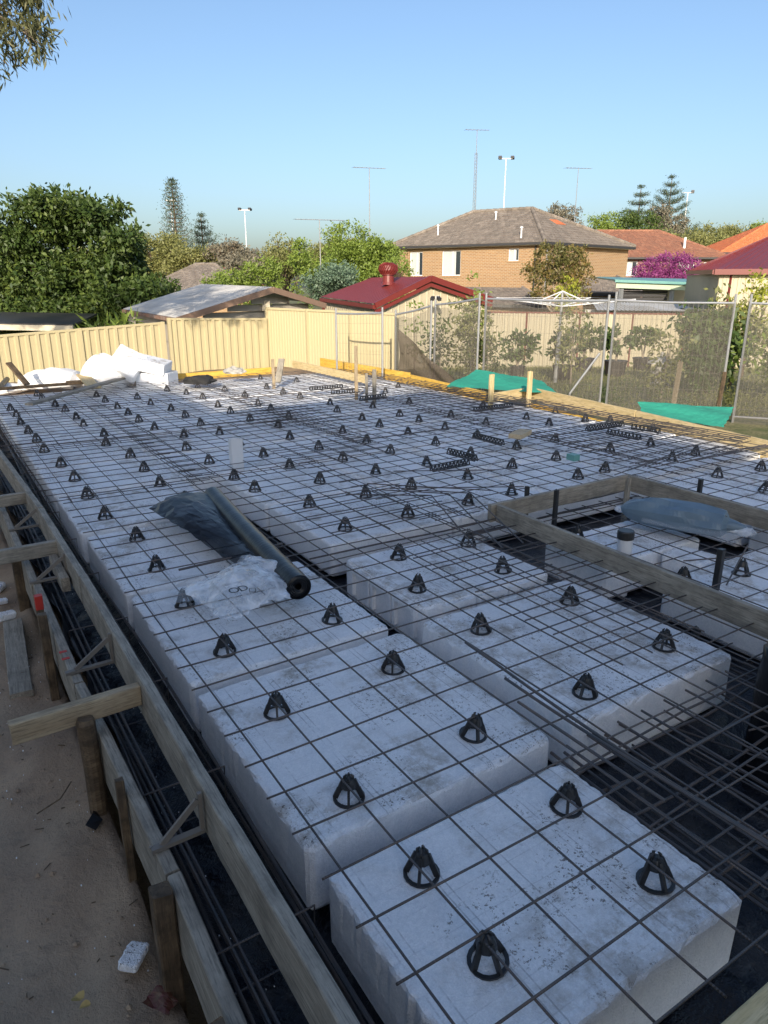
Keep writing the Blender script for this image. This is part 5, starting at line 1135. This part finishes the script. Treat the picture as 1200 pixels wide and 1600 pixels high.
# white roofed timber shed at the left
t = thing('old_shed', G(17, -4.8, -1.2), 'old weatherboard shed with a pale metal roof behind the left fence', 'shed')
A = G(21, -7.45, 1.00); B = G(17, -4.82, .93); Ap = G(18.6, -2.78, 1.60); Rr = G(25.5, -6.25, 1.68); C = G(20.2, -1.6, 1.17); C2 = G(27, -4.4, 1.2)
ribroof(t, B, A, Rr, Ap, 'roof_metal', .12, .015); ribroof(t, C2, C, Ap, Rr, 'roof_metal', .12, .015)
obj('gutter', MB().beam(B - Vector((0, 0, .05)), A - Vector((0, 0, .05)), .09, .09), M['rust'], t)
obj('barge_board', MB().beam(B - Vector((0, 0, .06)), Ap - Vector((0, 0, .06)), .05, .14), M['fascia'], t); obj('barge_board', MB().beam(Ap - Vector((0, 0, .06)), C - Vector((0, 0, .06)), .05, .14), M['fascia'], t)
wi = (C - B).normalized(); back = (Rr - Ap).normalized() * .3; nb_ = 9
for k in range(nb_):                           # weatherboards, each one its own board
    z = .0 + k * .17; 
    def xat(zz):
        lo = 0 if zz < B.z - .1 else (zz - B.z + .1) / (Ap.z - B.z); hi = 0 if zz < C.z - .1 else (zz - C.z + .1) / (Ap.z - C.z); return min(lo, .98), min(hi, .98)
    lo, hi = xat(z + .17); pL = (B + back).lerp(Ap + back, lo); pR = (C + back).lerp(Ap + back, hi); 
    if (pR - pL).length > .15: obj('weatherboard', MB().beam((pL.x, pL.y, z + .085), (pR.x, pR.y, z + .085), .03, .155), M['weatherboard'], t)
obj('side_wall', MB().beam((B + RT * .1 + FW * .3) + Vector((0, 0, -1.1)), (A + RT * .15) + Vector((0, 0, -1.1)), .08, 2.0), M['weatherboard'], t)
gv = Ap + back - Vector((0, 0, .35)); obj('gable_vent', MB().beam(gv - FW * .05 - RT * .2 - Vector((0, 0, .1)), gv - FW * .05 + RT * .0 - Vector((0, 0, .1)), .05, .25), M['cream_wall'], t)
# flat carport at far left
t = thing('carport', G(20, -12, -1), 'dark flat carport roof with a pale fascia at the left edge', 'carport')
obj('roof', MB().slab([G(19, -13, .78), G(19, -8.1, .68), G(23, -9.0, .8), G(23, -14, .9)], .05), M['dark_paint'], t); obj('fascia', MB().beam(G(19, -13, .66), G(19, -8.1, .58), .05, .14), M['cream_wall'], t)
for r0 in (-12, -8.6): obj('post', MB().beam(G(19.2, r0, -1.2), G(19.2, r0, .6), .09, .09), M['cream_wall'], t)
# carport with green beam
t = thing('carport', G(32, 10, -1.2), 'carport with a pale green beam and dark louvred wall behind the yard fence', 'carport')
obj('roof', MB().slab([G(31.9, 9.9, 1.88), G(31.6, 14.6, 1.72), G(37, 15, 1.95), G(37, 10.3, 2.05)], .06), M['teal_gutter'], t)
obj('beam', MB().beam(G(32, 10.0, 1.66), G(31.7, 14.5, 1.50), .08, .24), M['green_beam'], t); obj('gutter', MB().beam(G(31.9, 9.9, 1.82), G(31.6, 14.6, 1.66), .12, .10), M['teal_gutter'], t)
for r0 in (10.25, 12.45, 14.2): obj('post', MB().beam(G(32, r0, -1.2), G(32, r0, 1.5), .14, .14), M['galv'], t)
for k in range(12): obj('louvre', MB().beam(G(32.4, 10.3, 1.5 - .14 * k), G(32.4, 12.4, 1.5 - .14 * k), .09, .11), M['dark_paint'], t)
obj('back_wall', MB().beam(G(36, 12.6, .3), G(35.5, 15.0, .3), .1, 2.7), M['cream_wall'], t)
t = thing('lean_to_roof', G(26, 7.4, .6), 'pale translucent lean to roof just above the yard fence', 'roof'); ribroof(t, G(26.2, 7.6, .80), G(26.2, 11.5, .76), G(29, 11.2, 1.0), G(29, 8.2, 1.0), 'roof_metal', .15, .02)
for r0 in (7.8, 11.2): obj('post', MB().beam(G(26.4, r0, -1.2), G(26.4, r0, .78), .07, .07), M['galv'], t)
obj('back_panel', ribpanel(tuple(G(28.5, 7.8, 0))[:2], tuple(G(28.5, 12.5, 0))[:2], -1.2, .75, .75, .2, .03), M['roof_metal'], t)

# ------------------------------------------------------------ antennas, floodlights
def antenna(f, r, zt, zb, lab_, arm=1.0, rot=0, lattice=False, el=9):
    t = thing('tv_antenna', G(f, r, zb), lab_, 'antenna'); top = G(f, r, zt)
    if lattice:
        m_ = MB()
        for k in range(3): a = 2 * math.pi * k / 3; m_.tube([G(f, r, zb) + Vector((.11 * math.cos(a), .11 * math.sin(a), 0)), G(f, r, zt - 1.3) + Vector((.09 * math.cos(a), .09 * math.sin(a), 0))], .014, 4)
        n = 22
        for i in range(n):
            for k in range(3):
                a = 2 * math.pi * k / 3; b = 2 * math.pi * (k + 1) / 3; z0_, z1_ = zb + (zt - 1.3 - zb) * i / n, zb + (zt - 1.3 - zb) * (i + 1) / n; m_.tube([G(f, r, z0_) + Vector((.1 * math.cos(a), .1 * math.sin(a), 0)), G(f, r, z1_) + Vector((.1 * math.cos(b), .1 * math.sin(b), 0))], .008, 3)
        m_.tube([G(f, r, zt - 1.4), top], .022, 6); obj('mast', m_, M['galv'], t)
    else: obj('mast', MB().tube([G(f, r, zb), top], [.03, .022], 6), M['galv'], t)
    d = RT * math.cos(rot) + FW * math.sin(rot); s_ = FW * math.cos(rot) - RT * math.sin(rot)
    obj('boom', MB().tube([top - d * arm, top + d * arm], .018, 5), M['galv'], t)
    for i in range(el):
        p = top - d * arm + d * 2 * arm * i / (el - 1); L = .45 - .03 * i; obj('element', MB().tube([p - s_ * L + Vector((0, 0, -.03)), p + s_ * L + Vector((0, 0, .03))], .008, 4), M['galv'], t)
antenna(45, -.85, 8.1, 3.5, 'slim television antenna on a tall pole left of the big house', .95, .25)
antenna(50, 5.9, 11.0, 5.4, 'tallest television antenna on a lattice mast behind the big house roof', .75, .1, True, 7)
antenna(50, 12.5, 8.8, 5.0, 'television antenna on a thin pole over the right end of the big house roof', .85, .15, False, 8)
antenna(38, -3.22, 4.75, 2.4, 'low television antenna above the green shrubs', 1.25, .3, False, 10)
def flood(f, r, zt, lab_, s=1.0, two=True):
    t = thing('floodlight_pole', G(f, r, -1), lab_, 'floodlight pole', 'sports ground floodlight poles'); obj('pole', MB().tube([G(f, r, -1), G(f, r, zt)], [.10, .06], 6), M['white_metal'], t)
    obj('cross_arm', MB().beam(G(f, r - .8 * s, zt), G(f, r + .8 * s, zt), .09, .09), M['galv'], t)
    for k in ((-.75, .7) if two else (.6,)): obj('lamp', MB().beam(G(f - .2, r + k * s, zt + .2), G(f + .3, r + k * s + .15, zt + .05), .40 * s, .26 * s), M['dark_paint'], t)
flood(110, -20.05, 11.9, 'floodlight pole above the shrubs left of centre'); flood(110, 17.2, 18.6, 'tallest floodlight pole behind the big house', 1.2); flood(110, 43.4, 14.2, 'floodlight pole just right of the tall pines', 1.0, False); flood(110, -30.6, 13.2, 'floodlight pole half hidden by the tall thin pine', .8, False)

# ------------------------------------------------------------ trees
def crownblobs(f, r, z, R_, H, n, seed, fd=None):
    r_ = random.Random(seed); out = []
    for k in range(n):
        a = r_.uniform(0, 6.28); q = math.sqrt(r_.random()) * .72; zz = r_.uniform(-.85, .85); k2 = math.sqrt(max(.1, 1 - (zz * .9) ** 2))
        out.append(GB(f + math.sin(a) * q * (fd or R_) * k2, r + math.cos(a) * q * R_ * k2, z + zz * H * .72, R_ * r_.uniform(.26, .42), H * r_.uniform(.2, .34)))
    return out
big = crownblobs(26, -10.6, 1.0, 3.0, 2.3, 20, 3, 2.2) + [GB(25.5, -10.5, 3.75, 1.2, .75), GB(25.5, -11.6, 2.9, 1.0, .7), GB(25.5, -9.5, 2.8, 1.3, 1.0), GB(24.5, -8.8, 1.6, 1.0, .9), GB(26, -12.9, 1.1, 1.1, .9), GB(24.6, -9.2, .7, 1.1, .8), GB(25, -11.5, .4, 2.2, 1), GB(25, -13.6, .2, 1.8, .9), GB(25.2, -10.2, 3.7, 1.0, .7)]
r_ = random.Random(77)
for k in range(44):
    a_ = r_.uniform(-.15, 3.3); e_ = r_.uniform(.9, 1.12); big.append(GB(25 + r_.uniform(-1.0, .8), -10.3 + 2.6 * e_ * math.cos(a_), .4 + 3.5 * e_ * max(-.1, math.sin(a_)) , r_.uniform(.35, .7), r_.uniform(.25, .45)))
tree('broadleaf_tree', G(26, -12, -1.2), big, 'leaf_dark', 'large dark green broadleaf tree filling the left background', size=.17, dens=30, clump=.30, per=28, tr=.3)
tree('agave_clump', G(17, -6.3, -.9), [GB(17, -6.5, .72, .32, .16), GB(17, -6.0, .72, .3, .16), GB(17.1, -6.9, .66, .25, .14)], 'leaf_green', 'strappy green plant poking over the low fence', 'shrub', .32, 26, .16, 12, tr=.04, asp=.16)
sh = [(70, -21.5, 4.0, 3.6, 2.6, 'leaf_olive', 'rounded olive tree left of the thin pine', .45, 16), (68, -16.8, 3.3, 2.8, 2.2, 'leaf_olive', 'low olive tree at the foot of the thin pine', .42, 14), (66, -13.6, 3.5, 3.0, 2.0, 'leaf_grey', 'greyish dry shrub mass below the small pine', .4, 14), (55, -9.0, 2.9, 3.0, 1.8, 'leaf_grey', 'grey flowering shrub mass in the middle distance', .36, 14),
      (40, -7.6, 1.9, 2.3, 1.4, 'leaf_green', 'bright green shrub behind the white shed roof', .26, 12), (43, -5.6, 3.2, 1.7, 1.6, 'leaf_olive', 'olive rounded tree left of the low antenna', .26, 12), (44, -1.9, 3.1, 3.3, 2.1, 'leaf_green', 'broad light green tree left of the big house', .28, 20), (38, -4.0, 2.2, 1.1, 1.9, 'leaf_green', 'narrow bright green bush under the low antenna', .24, 10),
      (37, -2.2, 1.6, 2.2, 1.3, 'leaf_teal', 'silvery blue green willow shrub behind the maroon shed', .24, 14), (39, .9, 1.9, 1.0, 1.7, 'leaf_green', 'green bush against the left end of the big house', .22, 9), (60, -3.0, 3.4, 4.5, 2.0, 'leaf_olive', 'wide olive tree line beyond the middle shrubs', .4, 16),
      (78, 18.8, 7.4, 2.6, 2.6, 'leaf_grey', 'grey green tree rising behind the big house roof', .4, 12), (84, 24.2, 7.0, 2.6, 2.6, 'leaf_green', 'rounded green tree between the house roof and the pines', .4, 12), (95, 31.5, 7.6, 4, 3.2, 'leaf_dark', 'dark green tree below the left tall pine', .5, 14),
      (105, 38.5, 8.0, 3.6, 4.5, 'leaf_grey', 'grey bare looking tree in front of the right tall pine', .5, 16), (120, 50.0, 8.0, 6, 3.4, 'leaf_olive', 'olive crowned tree right of the pines', .6, 16), (125, 58, 8.0, 5.5, 3.8, 'leaf_olive', 'broad olive crowned tree above the brown roof', .6, 16), (122, 62.5, 8.4, 4.4, 3.6, 'leaf_green', 'rounded green tree near the right edge of the skyline', .6, 14), (130, 72, 8.0, 6, 3.5, 'leaf_dark', 'dark tree at the right end of the skyline', .6, 12), (125, 46, 9.3, 3.5, 2.2, 'leaf_dark', 'flat topped dark pine above the olive crowns', .6, 12),
      (75, 29, 4.6, 4, 2.6, 'leaf_olive', 'tree filling behind the brown tiled roof', .45, 12), (90, -32, 3.8, 7, 3.4, 'leaf_olive', 'distant trees seen beside the big dark tree', .5, 14), (100, -5, 4.0, 9, 2.6, 'leaf_olive', 'distant tree belt on the horizon left of the house', .6, 16), (105, -24, 3.8, 8, 3.2, 'leaf_olive', 'distant tree belt behind the thin pine', .6, 14)]
for k, (f, r, z, w_, h_, lm, l, sz, nb2) in enumerate(sh):
    tree('broadleaf_tree', G(f, r, -1.2), crownblobs(f, r, z, w_, h_, nb2, 50 + k), lm, l, size=sz * .62, dens=13 / max(.6, (sz / .28) ** 1.6), clump=sz * 1.5, per=30, tr=.12 + .05 * w_ / 3, limbs=k in (0, 5, 11, 14))
tree('broadleaf_tree', G(34, 8.0, -1.2), [GB(34, 7.6, 2.9, .9, .5), GB(34, 8.5, 2.9, .7, .5), GB(33.8, 7.0, 2.1, .7, .55), GB(34, 8.9, 2.1, .7, .7), GB(34, 7.2, 1.3, .5, .35), GB(34, 8.9, 1.2, .5, .35), GB(34, 8.0, 2.2, .8, .5)], 'leaf_bronze', 'bronze green tree with open branches in front of the big house', size=.14, dens=34, clump=.26, per=22, tr=.12, barkm='bark_pale')
tree('broadleaf_tree', G(33, 8.2, -1.2), [GB(33, 8.1, 1.7, .45, .45), GB(33, 8.3, 1.1, .5, .4), GB(33, 8.0, .8, .4, .4)], 'leaf_yellow', 'bright lime shrub in front of the bronze tree', size=.16, dens=26, clump=.25, per=14, tr=.06)
tree('bougainvillea', G(51, 19, -1.2), [GB(51, 18.2, 2.5, 1.2, .8), GB(51, 19.4, 3.0, 1.4, .8), GB(51, 20.6, 2.7, 1.3, .9), GB(50.8, 21.1, 2.2, .8, .6), GB(50.8, 17.7, 2.0, .7, .5), GB(50.5, 19.4, 2.0, 2.0, .6)], 'leaf_pink', 'mass of magenta bougainvillea in front of the red brick house', 'shrub', .13, 26, .30, 26, tr=.12)
tree('garden_bush', G(40, 10.4, -1.2), [GB(40, 11, .85, .8, .35), GB(40, 12, .85, .8, .35), GB(40, 10.2, .75, .6, .3)], 'leaf_olive', 'olive bush top showing above the fence right of the bronze tree', 'shrub', .2, 12, .3, 16, tr=.05)
def pine(f, r, z0, z1, rad, tiers, lab_, seed, dense=1.0, up=.5, taper=1.0, cone=1.0):
    r_ = random.Random(seed); base = G(f, r, -1); t = thing('norfolk_pine', base, lab_, 'tree'); top = G(f, r, z1); obj('trunk', MB().tube([base, top], [.32, .04], 7), M['bark'], t)
    P = []; m_ = MB()
    for i in range(tiers):
        u_ = i / (tiers - 1); z = z0 + (z1 - z0) * (u_ ** .92); L = rad * (1 - u_) ** cone + .25; nb3 = 6 if u_ < .85 else 5; ph = r_.uniform(0, 6)
        for k in range(nb3):
            a = ph + 2 * math.pi * k / nb3 + r_.uniform(-.15, .15); l2 = L * r_.uniform(.75, 1.08); n = max(4, int(l2 * 9 * dense)); c = G(f, r, z); e = Vector((math.cos(a), math.sin(a), 0))
            m_.tube([c, c + e * l2 * .6 + Vector((0, 0, .05)), c + e * l2 + Vector((0, 0, l2 * up))], [.05, .03, .01], 4)
            for q in range(n):
                s_ = .35 + .68 * q / n; p = c + e * l2 * s_ + Vector((0, 0, l2 * up * s_ ** 2.2)); w = .14 + .13 * (1 - abs(s_ - .75)); 
                for _ in range(11): P.append((p.x + r_.gauss(0, w), p.y + r_.gauss(0, w), p.z + r_.gauss(0, w * .5)))
    obj('branch', m_, M['bark'], t, kind='stuff'); P = np.array(P); quads('foliage', leaves(P, .22, .32, -.15), M['leaf_pine'], t, base)
pine(90, -24.7, 3.0, 13.2, 2.3, 22, 'tall thin sparse Norfolk pine on the left skyline', 1, .28, .30, cone=.6)
pine(100, -24.0, 5.0, 10.3, 2.6, 7, 'small open Norfolk pine right of the tall thin one', 2, .8, .5)
pine(112, 37.3, 5.0, 15.2, 4.4, 9, 'left one of two Norfolk pines on the right skyline', 3, 1.0, .25, cone=.8)
pine(110, 40.9, 4.0, 16.2, 5.6, 11, 'right and taller one of two Norfolk pines on the right skyline', 4, 1.1, .45, cone=.9)
# gum tree overhanging from the left
gb = [GB(9.4, -5.6, 5.0, .9, .8), GB(9.2, -4.7, 4.75, .7, .6), GB(9.0, -4.15, 4.55, .42, .42), GB(9.0, -4.35, 4.15, .36, .28), GB(9.1, -3.95, 4.9, .36, .42), GB(9.0, -3.85, 4.25, .20, .25), GB(9.4, -5.3, 4.2, .5, .35), GB(9.2, -4.4, 5.4, .6, .5), GB(9.0, -4.75, 3.95, .12, .10), GB(9, -5.0, 3.84, .2, .1),
      GB(9.5, -5.0, 4.55, .5, .45), GB(9.6, -6.8, 5.6, 1.0, .9), GB(9.6, -8.2, 5.2, 1.5, 1.4), GB(10, -9.8, 5.4, 1.4, 1.3), GB(9, -7.6, 6.8, 1.3, 1.0), GB(9, -9.2, 3.6, 1.2, .9), GB(10.5, -7.3, 4.0, .9, .7)]
gt = tree('gum_tree', G(6.5, -12.5, -.6), gb, 'leaf_euc', 'gum tree branch hanging into the top left corner of the sky', size=.11, dens=60, clump=.17, per=26, tr=.16, droop=.6, asp=.2, barkm='bark_pale', limbs=False)
m_ = MB(); r_ = random.Random(8)
for b in gb[:10]:
    e = Vector(b[:3]); s0 = G(9.6, -7.2, 5.6); mid = s0.lerp(e, .6) + Vector((0, 0, .25)); m_.tube([s0, mid, e], [.05, .025, .012], 5)
    for q in range(6): d_ = Vector((r_.uniform(-1, 1) * b[3], r_.uniform(-1, 1) * b[4], r_.uniform(-1, .4) * b[5])) * .8; m_.tube([e.lerp(mid, r_.random() * .4), e + d_], [.008, .003], 4)
m_.tube([G(6.5, -12.5, -.6), G(7.5, -11, 3), G(9, -9, 5), G(9.6, -7.2, 5.6)], [.25, .2, .12, .05], 8); obj('limbs', m_, M['bark_pale'], gt, smooth=True)

# ------------------------------------------------------------ the house behind the photographer (casts the long afternoon shadow)
t = thing('rendered_house', (-8, -9, -.6), 'pale rendered house standing behind the camera, casting its shadow on the slab', 'house')
for (x0, x1, y0, y1, h) in ((-18, -4.9, -20, -6.5, 7.0), (-22, -11.1, -19, -5.95, 8.5)):
    m_ = MB().box(x0, x1, y0, y1, -.8, h - .3); obj('wall', m_, M['cream_wall'], t); obj('roof', MB().box(x0 - .02, x1 + .02, y0 - .02, y1 + .02, h - .3, h), M['dark_paint'], t)
